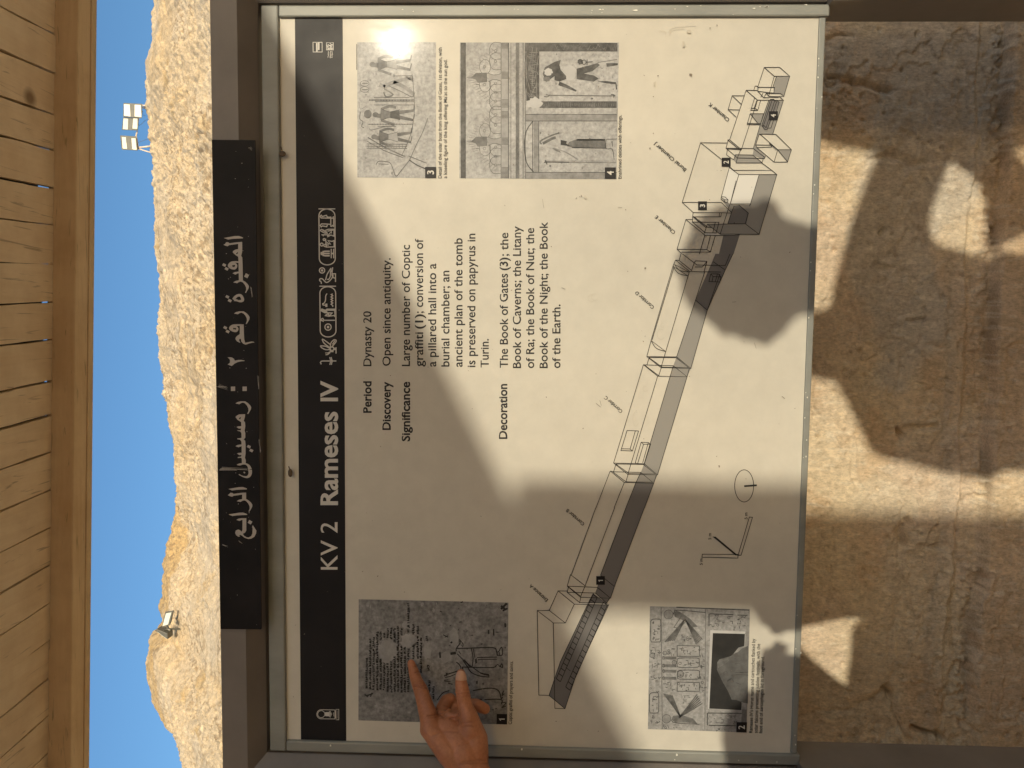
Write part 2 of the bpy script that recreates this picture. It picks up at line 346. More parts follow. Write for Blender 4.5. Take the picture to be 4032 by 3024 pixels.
def make_wall():
    xs = np.concatenate([np.linspace(-4.2, -0.95, 60), np.linspace(-0.94, 0.98, 740), np.linspace(1.0, 4.2, 60)])
    zs = np.concatenate([np.linspace(-0.02, 0.46, 40), np.linspace(0.463, 1.10, 260), np.linspace(1.11, 1.42, 40)])
    Xg, Zg = np.meshgrid(xs, zs)
    dw = 0.006*fbm(Xg*3, Zg*3, 2, 5)+0.0016*fbm(Xg*14, Zg*14, 3, 9)
    ridged = 1-np.abs(fbm(Xg*26+2*vnoise(Xg*9, Zg*9, 3), Zg*60, 3, 15)); dw += 0.0009*ridged
    rgh = 0.4+0.8*sstep(-0.2, 0.5, fbm(Xg*8, Zg*8, 3, 27)); dw += rgh*0.0007*fbm(Xg*70, Zg*90, 4, 25, 0.65)
    pt = fbm(Xg*34+1.5*vnoise(Xg*20, Zg*20, 28), Zg*44, 4, 29, 0.6); dw -= rgh*0.0012*sstep(0.15, 0.3, pt)
    dw += rgh*0.0006*fbm(Xg*190, Zg*70, 3, 30, 0.6)+0.0003*rng.standard_normal(Xg.shape)*rgh
    lf = fbm(Xg*6+3, Zg*9, 5, 41, 0.6); lay = 0.0034*sstep(0.10, 0.14, lf)-0.0025*sstep(-0.40, -0.44, lf); dw += lay
    # course joint: the lower course stands a little proud, crumbling mortar between
    zj = (0.690+0.012*fbm(Xg*4, Xg*0, 3, 55))
    dw += 0.016*sstep(0.006, -0.006, Zg-zj-0.006*fbm(Xg*25, Xg*0+2, 3, 57))
    band = np.exp(-((Zg-zj-0.012)/0.016)**2)
    w1, w2, cid = worley(Xg*95, Zg*95, 66); dw += band*(0.020*(cid-0.35)*sstep(0, .25, w2-w1)*sstep(0.2, 0.6, vnoise(Xg*11, Zg*16, 6)*0.5+0.5))
    band2 = np.exp(-((Zg-zj-0.075)/0.012)**2); dw -= 0.004*band2*(0.6+0.6*vnoise(Xg*8, Zg*3, 77))
    w1, w2, cid = worley(Xg*60, Zg*60, 67); dw -= 0.005*(cid > 0.93)*sstep(0.35, 0.1, w1)
    ch2, c2, _ = worley(Xg*38+fbm(Xg*20, Zg*20, 2, 92), Zg*30, 91); dw += rgh*0.0016*sstep(0.0, 0.12, c2-ch2)*(_-0.4)
    zu = zj+0.050+0.004*fbm(Xg*9, Xg*0+5, 3, 58); inb = sstep(-0.003, 0.003, zu-Zg)*sstep(-0.004, 0.004, Zg-zj); dw -= inb*(0.004+0.10*np.clip(zu-Zg, 0, 0.06)); dw += 0.0035*np.exp(-((Zg-zu-0.004)/0.0035)**2)*(0.6+0.5*vnoise(Xg*30, Zg*3, 59))
    crack = np.zeros(Xg.shape)
    jx, jz = 0.006*fbm(Xg*30, Zg*30, 3, 88), 0.006*fbm(Xg*30+9, Zg*30, 3, 89)
    for pts, wdt, dep in CRACKS:
        W = wpt(pts); dmin = np.full(Xg.shape, 9.0)
        for a, b in zip(W[:-1], W[1:]):
            ax, az, bx, bz = a.x, a.z, b.x, b.z; L2 = (bx-ax)**2+(bz-az)**2+1e-9
            t = np.clip(((Xg+jx-ax)*(bx-ax)+(Zg+jz-az)*(bz-az))/L2, 0, 1)
            dmin = np.minimum(dmin, np.hypot(Xg+jx-ax-t*(bx-ax), Zg+jz-az-t*(bz-az)))
        e = np.exp(-(dmin/wdt)**2); dw -= 1.15*dep*e; crack = np.maximum(crack, e*min(1, dep/0.014))
    Yg = WALL_Y-dw
    me = grid_mesh('stone_wall', np.stack([Xg, Yg, Zg], -1), len(xs), len(zs))
    tan = np.array([0.741, 0.613, 0.432]); pink = np.array([0.713, 0.575, 0.428]); orange = np.array([0.656, 0.475, 0.295]); grey = np.array([0.598, 0.542, 0.456]); pale = np.array([0.686, 0.59, 0.44])
    f1 = sstep(-0.4, 0.5, fbm(Xg*4, Zg*5, 4, 101))[..., None]; c = tan*(1-f1)+pink*f1
    f2 = (sstep(0.05, 0.7, fbm(Xg*7, Zg*9, 4, 111))*0.6)[..., None]; c = c*(1-f2)+orange*f2
    low = (sstep(0.02, -0.03, Zg-zj)*0.55*(0.7+0.5*vnoise(Xg*5, Zg*7, 121)))[..., None]; c = c*(1-low)+orange*low
    def blob(px, py, rx_, rz_, s):
        p = at(px, py, WALL_Y); q = np.hypot((Xg-p.x)/rx_, (Zg-p.z)/rz_)+0.35*fbm(Xg*9, Zg*9, 4, s); return sstep(1.15, 0.7, q)
    g = np.clip(blob(3700, 330, 0.21, 0.115, 131)+0.9*blob(3560, 1150, 0.14, 0.07, 133)+0.9*blob(3440, 980, 0.08, 0.05, 134)+0.7*blob(3620, 700, 0.10, 0.09, 135)+0.6*blob(3420, 150, 0.06, 0.05, 136)+0.6*blob(3280, 250, 0.05, 0.03, 138), 0, 0.85)[..., None]
    c = c*(1-g)+grey*g
    pl = np.clip(0.8*blob(3400, 60, 0.05, 0.05, 137)+0.7*blob(3520, 1980, 0.05, 0.10, 139)+0.6*blob(3600, 2200, 0.07, 0.06, 140), 0, 0.8)[..., None]; c = c*(1-pl)+pale*pl
    mort = (band2*0.5)[..., None]; c = c*(1-mort)+np.array([0.56, 0.48, 0.38])*mort
    jl = (np.exp(-((Zg-zj-0.004)/0.006)**2)*0.5*sstep(-1.0, 0.4, fbm(Xg*14, Zg*30, 3, 161)))[..., None]; c = c*(1-jl)+np.array([0.26, 0.19, 0.12])*jl
    sp_ = fbm(Xg*120, Zg*60, 3, 171, 0.7)[..., None]; c = c*(1+0.05*sp_)
    dk = (0.22*sstep(0.45, 0.75, fbm(Xg*48, Zg*40, 4, 181, 0.65)))[..., None]; c = c*(1-dk)+np.array([0.40, 0.29, 0.18])*dk
    lt = (0.35*sstep(0.5, 0.8, fbm(Xg*150, Zg*36, 3, 191, 0.6)))[..., None]; c = c*(1-lt)+np.array([0.82, 0.74, 0.60])*lt
    add_colour(me, c)
    wall = empty('stone_wall', (0, 0.5, 0), 'rough tan stone and plaster wall behind the lower part of the sign', 'wall')
    link_mesh('wall_face', me, stone_material('rough_plaster', 0.95, 90, 0.80, 1.14, 1.0, 230, 0.0022, (330, 330, 130)), wall)  # fine dirt and relief shade put into the colour as speckle
    bk = MB(); bk.box(-4.2, 4.2, WALL_Y+0.04, WALL_Y+0.5, -0.02, 1.41); bk.build('wall_core', mottled('wall_core_stone', (0.42, 0.32, 0.21), (0.52, 0.40, 0.27), 6, 0.95, 0.5, 40), wall)
make_wall()

# timber canopy over the viewer
def wood(name, c0, c1, dark, axis):
    m, N, L, b = new_mat(name); sc = [26, 26, 26]; sc[axis] = 1.6; co = coords(N, L, sc); co2 = coords(N, L)
    grain = noise(N, L, co, 1.0, 8, 0.7, 1.2)
    c = ramp(N, L, grain, [(0.30, c0), (0.66, c1)])
    ck = ramp(N, L, noise(N, L, coords(N, L, [k*1.7 for k in sc]), 1.3, 3, 0.5, 2.0), [(0.30, (0.30, 0.26, 0.22)), (0.36, (1, 1, 1))])
    c = mix(N, L, 0.5, c, ck, 'MULTIPLY')
    v = N.new('ShaderNodeTexVoronoi'); v.inputs['Scale'].default_value = 2.6; L.new(co2, v.inputs['Vector'])
    kn = ramp(N, L, v.outputs['Distance'], [(0.03, dark), (0.085, (1, 1, 1))]); c = mix(N, L, 0.75, c, kn, 'MULTIPLY')
    st = ramp(N, L, noise(N, L, co2, 7, 5, 0.6), [(0.35, (0.80, 0.74, 0.68)), (0.6, (1, 1, 1))]); c = mix(N, L, 0.6, c, st, 'MULTIPLY')
    L.new(c, b.inputs['Base Color']); b.inputs['Roughness'].default_value = 0.72; b.inputs['Specular IOR Level'].default_value = 0.25
    bump(N, L, b, grain, 0.25, 0.003); return m
M['board'] = wood('weathered_tan_boards', (0.84, 0.675, 0.47), (0.92, 0.77, 0.56), (0.16, 0.10, 0.06), 1)
M['beam'] = wood('painted_tan_beam', (0.80, 0.58, 0.33), (0.88, 0.67, 0.41), (0.22, 0.13, 0.07), 0)
canopy = empty('wooden_canopy', (0, -2, 0), 'tan wooden canopy roof of weathered boards and beam above the sign', 'canopy')
BE = Vector((1, 0.067, 0)).normalized(); BN = Vector((-BE.y, BE.x, 0)); BO = Vector((-0.0827, 1.1, PZ))   # beam line and its far side
def bpt(u, v, z): return BO+BE*u+BN*v+Vector((0, 0, z))
def bbox(mb, u0, u1, v0, v1, z0, z1, mat=0):
    mb.hexa([bpt(u0, v0, z0), bpt(u1, v0, z0), bpt(u1, v1, z0), bpt(u0, v1, z0), bpt(u0, v0, z1), bpt(u1, v0, z1), bpt(u1, v1, z1), bpt(u0, v1, z1)], mat)
ZB = 1.360                                         # underside of beam above panel centre
mb = MB(); bbox(mb, -2.2, 2.5, 0.0, 0.064, ZB, ZB+0.085); mb.build('beam', M['beam'], canopy, 0.004)
mb = MB(); bbox(mb, -2.2, 2.5, 0.0655, 0.092, ZB-0.002, ZB+0.085); mb.build('fascia_board', M['beam'], canopy, 0.002)
# individual boards laid across, front to back, with real gaps
GAPS = [-340, -190, -45, 105, 267, 436, 579, 735, 883, 1039, 1190, 1337, 1500, 1633, 1775, 1922, 2062, 2205, 2350, 2488, 2630, 2768, 2905, 3050, 3200, 3345]
gx = sorted(at(205, py, 1.1).x for py in GAPS)
W0 = gx[0]; step = 0.109
while gx[0] > -1.65: gx.insert(0, gx[0]-step)
while gx[-1] < 2.43: gx.append(gx[-1]+step)
gx[-1] = 2.46
bd = MB(); DIRX = 0.063
zt = PZ+1.428
for i, (a, b2) in enumerate(zip(gx[:-1], gx[1:])):
    g = 0.0034+0.0055*random.random()**2; dz = 0.003*random.uniform(-1, 1); th = 0.022
    yend = 1.1-0.067*0+0.08; sk = 0.004*random.uniform(-1, 1)
    n = 26; ys = np.concatenate([np.linspace(1.2, 0.5, n), np.linspace(0.4, -0.45, 6)])
    e0 = 0.0016*fbm(ys*9, ys*0+i*3.1, 3, 5); e1 = 0.0016*fbm(ys*9, ys*0+i*7.7, 3, 6)
    k = len(bd.v)
    for y_, q0, q1 in zip(ys, e0, e1):
        sx = DIRX*(y_-1.1) if y_ > 0.3 else DIRX*(0.3-1.1)
        x0, x1 = a+sx+g*0.5+q0, b2+sx-g*0.5+q1
        if i == len(gx)-2: x1 = 2.40
        for xx, zz in ((x0, zt+dz), (x1, zt+dz*0.4), (x1, zt+th+dz), (x0, zt+th+dz)): bd.v.append((xx, y_, zz))
    for j in range(len(ys)-1):
        for q in range(4): bd.f.append((k+4*j+q, k+4*j+(q+1) % 4, k+4*j+4+(q+1) % 4, k+4*j+4+q)); bd.m.append(0)
    bd.f.append((k, k+3, k+2, k+1)); bd.m.append(0); e = k+4*(len(ys)-1); bd.f.append((e, e+1, e+2, e+3)); bd.m.append(0)
bd.build('roof_boards', M['board'], canopy)
XE = 2.43
mb = MB(); mb.box(-1.70, XE-0.06, -0.44, 1.128, zt+0.040, zt+0.046); mb.build('roof_felt', mottled('dark_roofing_felt', (0.05, 0.045, 0.04), (0.08, 0.07, 0.06), 6, 0.9), canopy)
SXE, SZ = 1.602, 0.93                            # shelter roof edge and its height above the panel centre
def cpost(x, y, w, par):
    mb = MB(); mb.box(x-w/2, x+w/2, y-w/2, y+w/2, -0.05, PZ+1.348); mb.build('post', M['beam'], par, 0.006)
mb = MB(); mb.box(XE-0.05, XE, -0.5, 1.3, PZ+1.35, PZ+1.465); mb.build('edge_beam', M['beam'], canopy, 0.003)
mb = MB(); mb.box(-1.75, XE-0.052, -0.5, -0.42, PZ+1.35, PZ+1.427); mb.build('beam', M['beam'], canopy, 0.003)
cpost(2.34, 1.12, 0.12, canopy); cpost(-1.7, 0.98, 0.12, canopy); cpost(2.34, -0.45, 0.12, canopy); cpost(-1.7, -0.45, 0.12, canopy)
# a second, lower wooden shelter behind the viewer, whose roof edge and post throw the slanting shade on the sign
shelter = empty('wooden_shelter', (SXE, -4.95, 0), 'flat wooden shelter behind the viewer whose roof shades the top of the sign', 'shelter')
mb = MB(); x = -1.2
while x < SXE-0.06:
    w = min(0.118, SXE-0.055-x); mb.box(x, x+w, -6.4, -2.0, PZ+SZ+0.08, PZ+SZ+0.105); x += 0.1185
mb.build('roof_boards', M['board'], shelter)
mb = MB(); mb.box(SXE-0.05, SXE, -6.4, -2.0, PZ+SZ, PZ+SZ+0.115); mb.build('edge_beam', M['beam'], shelter, 0.003)
for yy in (-6.4, -2.1):
    mb = MB(); mb.box(-1.2, SXE-0.052, yy, yy+0.08, PZ+SZ, PZ+SZ+0.077); mb.build('beam', M['beam'], shelter, 0.003)
def spost(x, y, w):
    mb = MB(); mb.box(x-w/2, x+w/2, y-w/2, y+w/2, -0.05, PZ+SZ-0.002); mb.build('post', M['beam'], shelter, 0.006)
spost(1.56, -4.93, 0.150); spost(-1.1, -4.93, 0.15); spost(-1.1, -2.3, 0.12)
# unseen rock wall added at left for warm bounce and to hide blue sky
sx = np.linspace(-16, 0.25, 170); sz = np.linspace(-0.05, 6.5, 90); Yg, Zg = np.meshgrid(sx, sz)
dd = 0.14*fbm(Yg*0.7, Zg*0.9, 4, 301)+0.03*fbm(Yg*5, Zg*6, 4, 305)
me = grid_mesh('rock_face', np.stack([-2.25-0.10*Zg+dd, Yg, Zg], -1)[:, ::-1], 170, 90)
add_colour(me, np.ones(Yg.shape+(1,))*np.array([0.62, 0.47, 0.29]))
rw = empty('bounce_rock_wall', (-3.6, -8, 0), 'added pale rock wall out of view at left, bouncing warm light', 'rock wall')
link_mesh('rock_face', me, stone_material('cut_rock', 0.95, 8, 0.85, 1.1, 0.5, 60, 0.01), rw)
mb = MB(); mb.box(-6.5, -3.2, -16, 0.2, -0.05, 6.4); mb.build('rock_core', mottled('rock_core_stone', (0.5, 0.38, 0.24), (0.6, 0.46, 0.3), 3, 0.95), rw)
# unseen cliffs added behind the viewer to block sky light, open towards the sun
for xa, xb, top, lab in ((-30, 4.3, 9.0, 'long tan cliff added behind the viewer to block sky light'), (11.0, 34, 8.0, 'lower tan cliff added right of the sun gap to block sky light')):
    sx = np.linspace(xa, xb, 170); sz = np.linspace(-0.05, top, 70); Xg, Zg = np.meshgrid(sx, sz)
    dd = 0.5*fbm(Xg*0.3, Zg*0.4, 4, 401)+0.08*fbm(Xg*3, Zg*3, 4, 405)
    me = grid_mesh('cliff_face', np.stack([Xg, -17-0.15*Zg+dd, Zg], -1)[:, ::-1], 170, 70)
    add_colour(me, np.ones(Xg.shape+(1,))*np.array([0.60, 0.46, 0.29]))
    cl = empty('cliff', ((xa+xb)/2, -18, 0), lab, 'cliff')
    link_mesh('rock_face', me, stone_material('cliff_rock', 0.95, 4, 0.85, 1.1, 0.5, 30, 0.02), cl)
    mb = MB(); mb.box(xa+0.1, xb-0.1, -25, -19.2, -0.05, top-0.1); mb.build('rock_core', mottled('cliff_core_stone', (0.5, 0.38, 0.24), (0.6, 0.46, 0.3), 3, 0.95), cl)

# ------------------------------------------------------------------ the information sign
sign = empty('information_sign', (0, 0, 0), 'cream tomb information sign in a grey metal frame with a black title band', 'information sign')
def prism_px(mb, quad, y0, y1, mat=0):              # box whose front face (at y0) has these photo corners
    f = [at(a, b, y0) for a, b in quad]; bck = [Vector((p.x, y1, p.z)) for p in f]; mb.hexa(f+bck, mat)
def X0(px, py): return at(px, py, 0.0)
# inner aluminium frame (front at y = 0)
fr_in = {'TL': X0(1126.6, 2916), 'TR': X0(1092.7, 62), 'BR': X0(3228, 66), 'BL': X0(3118, 2976)}
xl, xr = (fr_in['TL'].x+fr_in['BL'].x)/2, (fr_in['TR'].x+fr_in['BR'].x)/2
zt_, zb_ = (fr_in['TL'].z+fr_in['TR'].z)/2, (fr_in['BR'].z+fr_in['BL'].z)/2
wt = X0(1063, 2900).z-X0(1126, 2900).z; wr = X0(2000, 15).x-X0(2000, 62).x; wb = X0(3228, 300).z-X0(3254, 300).z
mb = MB(); mb.box(xl-wr, xr+wr, 0.0, 0.024, zt_, zt_+wt); mb.build('frame_rail', M['alu'], sign, 0.0022)
for x0, x1 in ((xr, xr+wr), (xl-wr, xl)):
    mb = MB(); mb.box(x0, x1, 0.0004, 0.024, zb_-wb-0.004, zt_-0.0004); o = mb.build('frame_rail', M['alu'], sign, 0.0022)
    dm = MB()
    if x0 > 0:
        for a, b, r in [(2000+548/1.659, 68/1.659, 3), (2000+545/1.659, 85/1.659, 2), (2000+600/1.659, 62/1.659, 5), (2000+618/1.659, 62/1.659, 4), (2000+613/1.659, 84/1.659, 2.4), (2000+830/1.659, 68/1.659, 9), (2000+1170/1.659, 43/1.659, 4), (2000+1258/1.659, 38/1.659, 3),
                        (2000+1090/1.659, 60/1.659, 3), (2000+1605/1.659, 55/1.659, 6), (2000+1645/1.659, 45/1.659, 4), (2000+1690/1.659, 45/1.659, 7), (3000+27/1.659, 43/1.659, 7), (3000+285/1.659, 32/1.659, 6), (2000+65/1.659, 62/1.659, 2.4), (1000+970/1.659, 62/1.659, 3), (1000+1500/1.659, 38/1.659, 3), (1000+1040/1.659, 75/1.659, 2.6), (2000+1470/1.659, 97/1.659, 2), (1000+1700/1.659, 60/1.659, 2)]:
            pts = [X0(a+r*1.15*math.cos(q)*(1 if math.cos(q) < 0 else 1.0), b+r*0.62*math.sin(q)*(0.55+0.45*math.cos(q))) for q in [2*math.pi*i/12 for i in range(12)]]
            dm = MB(); dm.poly([(p.x, -0.0004, p.z) for p in pts]); dm.build('paint_splash', M['drip'], o, face=True)
    else:
        for i in range(9):
            t = random.random(); pz_ = zb_+(zt_-zb_)*t; px_ = random.uniform(x0+0.002, x1-0.002); r = random.uniform(0.0005, 0.0014)
            dm = MB(); dm.poly([(px_+r*1.5*math.cos(q)*random.uniform(.6, 1.2), -0.0004, pz_+r*math.sin(q)) for q in [2*math.pi*k/8 for k in range(8)]]); dm.build('paint_splash', M['drip'], o, face=True)
mb = MB(); mb.box(xl+0.0006, xr-0.0006, 0.003, 0.024, zb_-wb, zb_); o = mb.build('frame_rail', M['alu'], sign, 0.0016)
dm = MB()
for i in range(24):
    px_ = random.uniform(xl, xr); r = random.uniform(0.0004, 0.0011); zz = zb_-random.choice([0.0012, 0.0012, random.uniform(0.001, wb)])
    dm = MB(); dm.poly([(px_+r*1.3*math.cos(q), 0.0026, zz+r*math.sin(q)*0.8) for q in [2*math.pi*k/8 for k in range(8)]]); dm.build('paint_splash', M['drip'], o, face=True)
mb = MB(); mb.box(xl-0.004, xr+0.004, PANEL_Y, PANEL_Y+0.010, zb_-0.004, zt_+0.004); panel = mb.build('display_panel', M['cream'], sign)

# painted steel surround: header and two posts, chamfered towards the frame
ztop = (at(829, 100, -0.02).z+at(875, 2930, -0.02).z)/2
zh0 = zt_+wt+0.0045; ch = 0.022; XO = xr+wr+0.0045; XI = xl-wr-0.0045
YF = -0.020
def surround(name, prof_axis):
    pass
hd = MB()
xL, xR = XI-0.11, XO+0.11
# header: front face, chamfer, top, back
pts = [(YF, ztop), (YF, zh0+ch), (0.004, zh0+0.001), (0.060, zh0+0.001), (0.060, ztop)]
k = len(hd.v)
for xx in (xL, xR): hd.v += [(xx, y, z) for y, z in pts]
# mitre the lower edge: the chamfer stops at the side chamfers
n = len(pts)
for i in range(n):
    hd.f.append((k+i, k+(i+1) % n, k+n+(i+1) % n, k+n+i)); hd.m.append(0)
hd.f.append(tuple(k+i for i in range(n))[::-1]); hd.m.append(0); hd.f.append(tuple(k+n+i for i in range(n))); hd.m.append(0)
hd.v[k+2] = (XI+0.0, 0.004, zh0+0.001); hd.v[k+1] = (XI-ch, YF, zh0+ch); hd.v[k+n+2] = (XO, 0.004, zh0+0.001); hd.v[k+n+1] = (XO+ch, YF, zh0+ch)
hd.v[k+3] = (XI, 0.060, zh0+0.001); hd.v[k+n+3] = (XO, 0.060, zh0+0.001)
hd.v[k] = (XI-ch-0.0001, YF, ztop); hd.v[k+n] = (XO+ch+0.0001, YF, ztop); hd.v[k+4] = (XI-ch, 0.060, ztop); hd.v[k+n+4] = (XO+ch, 0.060, ztop)
hd.build('header_board', M['steel'], sign, 0.0)
zl = X0(3143, 2985).z                               # lower end of the chamfer
xlegL = at(3600, 3006, 0.004).x; xlegR = at(3600, 24, 0.004).x
for s, xi, xleg in ((-1, XI, xlegL), (1, XO, xlegR)):
    sp = MB(); xo = xi+s*0.13
    prof = [(xo, YF), (xi+s*ch, YF), (xi, 0.004), (xi, 0.060), (xo, 0.060)]
    k = len(sp.v); n = len(prof)
    for zz in (zl, zh0+0.001): sp.v += [(x, y, zz) for x, y in prof]
    sp.v[k+n+0] = (xo, YF, ztop); sp.v[k+n+1] = (xi+s*(ch+0.0002), YF, ztop); sp.v[k+n+4] = (xo, 0.060, ztop)
    k2 = len(sp.v); sp.v.append((xi+s*(ch+0.0002), YF, zh0+ch)); sp.v.append((xi+s*(ch+0.0002), 0.060, ztop)); sp.v.append((xi+s*(ch+.0002), 0.060, zh0+ch))
    F = [(k, k+1, k2, k+n+1, k+n), (k+1, k+2, k+n+2, k2), (k+2, k+3, k+n+3, k+n+2), (k+3, k+4, k+n+4, k2+1, k2+2, k+n+3), (k+4, k, k+n, k+n+4), (k, k+4, k+3, k+2, k+1), (k+n, k+n+1, k2+1, k+n+4)]
    for f in F: sp.f.append(f); sp.m.append(0)
    sp.box(min(xo, xleg), max(xo, xleg), YF+0.004, 0.058, -0.05, zl-0.0006)
    sp.build('post', M['steel'], sign, 0.0)

# black strip with Arabic lettering, riveted on the header
SY = YF-0.003
def Ps(px, py, e=0.0): return at(px, py, SY-e)
strip = MB()
q = [Ps(834, 550), Ps(1004, 552), Ps(1028.5, 2478), Ps(868, 2477)]
n0 = 40
strip.hexa([(p.x, SY, p.z) for p in q]+[(p.x, YF-0.0004, p.z) for p in q])
strip_o = strip.build('name_strip', M['strip'], sign)
ar = MB()
a1, a2, a3, a4 = Crop(850, 900, 5.025), Crop(850, 1200, 5.025), Crop(850, 1520, 5.025), Crop(850, 1840, 5.025)
def flush(holes=()):                              # one word, its letter counters showing the strip again
    global ar
    for c, pts in holes: ar.poly([Ps(a, b, 0.0008) for a, b in c(pts)], 1)
    ar.build('arabic_lettering', [M['strip_text'], M['strip']], strip_o, face=True); ar = MB()
def glyph(c, pts, sm=0, hole=None):
    pts = smooth_pts(pts, sm, True) if sm else pts
    ar.poly([Ps(a, b, 0.0004) for a, b in c(pts)])
def gstroke(c, pts):                                # (x, y, width) nib strokes
    pp = smooth_pts([(a, b) for a, b, w in pts], 6); ws = np.interp(np.linspace(0, len(pts)-1, len(pp)), range(len(pts)), [w for a, b, w in pts])
    Ls, Rs = [], []
    for i, (a, b) in enumerate(pp):
        p0, p1 = pp[max(0, i-1)], pp[min(len(pp)-1, i+1)]; dx, dy = p1[0]-p0[0], p1[1]-p0[1]; l = math.hypot(dx, dy) or 1
        Ls.append((a-dy/l*ws[i]/2, b+dx/l*ws[i]/2)); Rs.append((a+dy/l*ws[i]/2, b-dx/l*ws[i]/2))
    for i in range(len(pp)-1):
        ar.poly([Ps(a, b, 0.0004) for a, b in c([Ls[i], Ls[i+1], Rs[i+1], Rs[i]])])
def alif(c, y, x0=155, x1=540): glyph(c, [(x0, y+5), (x0+90, y-12), (x0+210, y-32), (x1-85, y-35), (x1-25, y-15), (x1, y), (x1-5, y+12), (x1-90, y+15), (x1-210, y+22), (x1-300, y+35), (x0+60, y+25)])
def rhead(c, dx, dy):                               # ra: tooth and tail
    glyph(c, [(358+dx, 172+dy), (400+dx, 145+dy), (465+dx, 130+dy), (550+dx, 131+dy), (600+dx, 162+dy), (645+dx, 205+dy), (668+dx, 245+dy), (664+dx, 285+dy), (640+dx, 330+dy), (608+dx, 382+dy), (592+dx, 375+dy), (615+dx, 320+dy), (612+dx, 270+dy), (585+dx, 215+dy), (545+dx, 170+dy), (505+dx, 155+dy), (470+dx, 165+dy), (435+dx, 188+dy)])
def dots2(c, x, y): glyph(c, [(x, y), (x+57, y+28), (x+38, y+75), (x-24, y+43)]); glyph(c, [(x+50, y+77), (x+108, y+105), (x+82, y+150), (x+22, y+118)])
# al-maqbara
alif(a1, 182)
glyph(a1, [(150, 322), (185, 300), (205, 268), (245, 272), (272, 290), (380, 275), (520, 262), (522, 400), (518, 470), (500, 540), (522, 570), (528, 700), (535, 1030), (455, 1030), (452, 870), (445, 600), (440, 555), (405, 535), (355, 495), (332, 465), (345, 440), (390, 415), (440, 405), (442, 303), (380, 312), (262, 328), (235, 350), (200, 342)])
gstroke(a1, [(450, 665, 30), (380, 660, 34), (300, 680, 46), (258, 735, 44), (300, 775, 46), (370, 785, 52), (402, 740, 46), (380, 700, 40), (320, 712, 42), (300, 745, 40), (340, 765, 40)])
glyph(a1, [(330, 887), (370, 862), (455, 850), (455, 885), (420, 890), (390, 912)])
rhead(a1, -15, 893); glyph(a1, [(595, 882), (657, 918), (623, 985), (558, 950)]); dots2(a1, 147, 684)
gstroke(a1, [(345, 1405, 50), (380, 1360, 56), (430, 1325, 50), (490, 1325, 52), (525, 1380, 58), (525, 1420, 60), (480, 1435, 46), (420, 1420, 40), (360, 1412, 44)]); dots2(a1, 210, 1313)
flush([(a1, [(400, 490), (440, 458), (430, 498), (410, 508)]), (a1, [(318, 735), (335, 722), (350, 740), (335, 762)]), (a1, [(412, 1400), (460, 1348), (474, 1390), (462, 1420)])])
# raqm
rhead(a2, 0, 0); dots2(a2, 168, 417)
gstroke(a2, [(552, 405, 34), (440, 402, 36), (330, 418, 48), (282, 465, 44), (330, 505, 48), (400, 515, 50), (425, 475, 46), (395, 440, 40), (340, 450, 42), (325, 480, 40), (370, 497, 36)])
glyph(a2, [(473, 388), (552, 388), (555, 560), (560, 680), (580, 752), (640, 740), (700, 728), (740, 730), (768, 746), (720, 750), (660, 765), (590, 790), (540, 770), (505, 730), (490, 668), (465, 680), (458, 705), (485, 745), (475, 752), (420, 725), (392, 690), (388, 655), (415, 620), (472, 580)])
glyph(a2, [(230, 1042), (280, 1038), (320, 1045), (355, 1068), (378, 1106), (440, 1092), (500, 1092), (567, 1102), (565, 1114), (500, 1118), (430, 1135), (370, 1165), (315, 1212), (232, 1182), (275, 1150), (282, 1105), (268, 1070)])
flush([(a2, [(340, 468), (355, 452), (372, 475), (355, 495)])])
for x0 in (297, 527): glyph(a3, [(x0, 12), (x0+84, 10), (x0+84, 97), (x0, 98)])
flush()
# ramsis
rhead(a3, 30, 172)
glyph(a3, [(388, 612), (415, 585), (460, 562), (578, 557), (575, 610), (552, 688), (578, 720), (582, 800), (568, 885), (582, 930), (582, 1020), (552, 1056), (580, 1085), (588, 1160), (588, 1340), (575, 1415), (592, 1470), (592, 1535), (515, 1540), (512, 1440), (500, 1420), (435, 1425), (432, 1405), (500, 1395), (508, 1365), (465, 1368), (418, 1335), (440, 1325), (510, 1318), (510, 1190), (445, 1212), (388, 1190), (430, 1165), (508, 1155), (505, 1100), (480, 1062), (425, 1052), (425, 1036), (480, 1032), (508, 1020), (505, 930), (480, 898), (428, 886), (428, 874), (490, 878), (500, 840), (455, 842), (408, 812), (440, 798), (504, 793), (500, 715), (470, 695), (425, 665)])
gstroke(a3, [(415, 1557, 8), (470, 1552, 44), (540, 1538, 30), (600, 1545, 30), (650, 1585, 52), (676, 1650, 72)])
gstroke(a4, [(676, 50, 74), (680, 110, 68), (660, 165, 60), (615, 193, 42), (550, 185, 26), (500, 165, 18), (455, 140, 18)])
dots2(a3, 636, 1163); glyph(a4, [(545, 90), (565, 88), (583, 105), (572, 122), (550, 112)])
flush([(a3, [(457, 635), (497, 608), (485, 657), (465, 655)])])
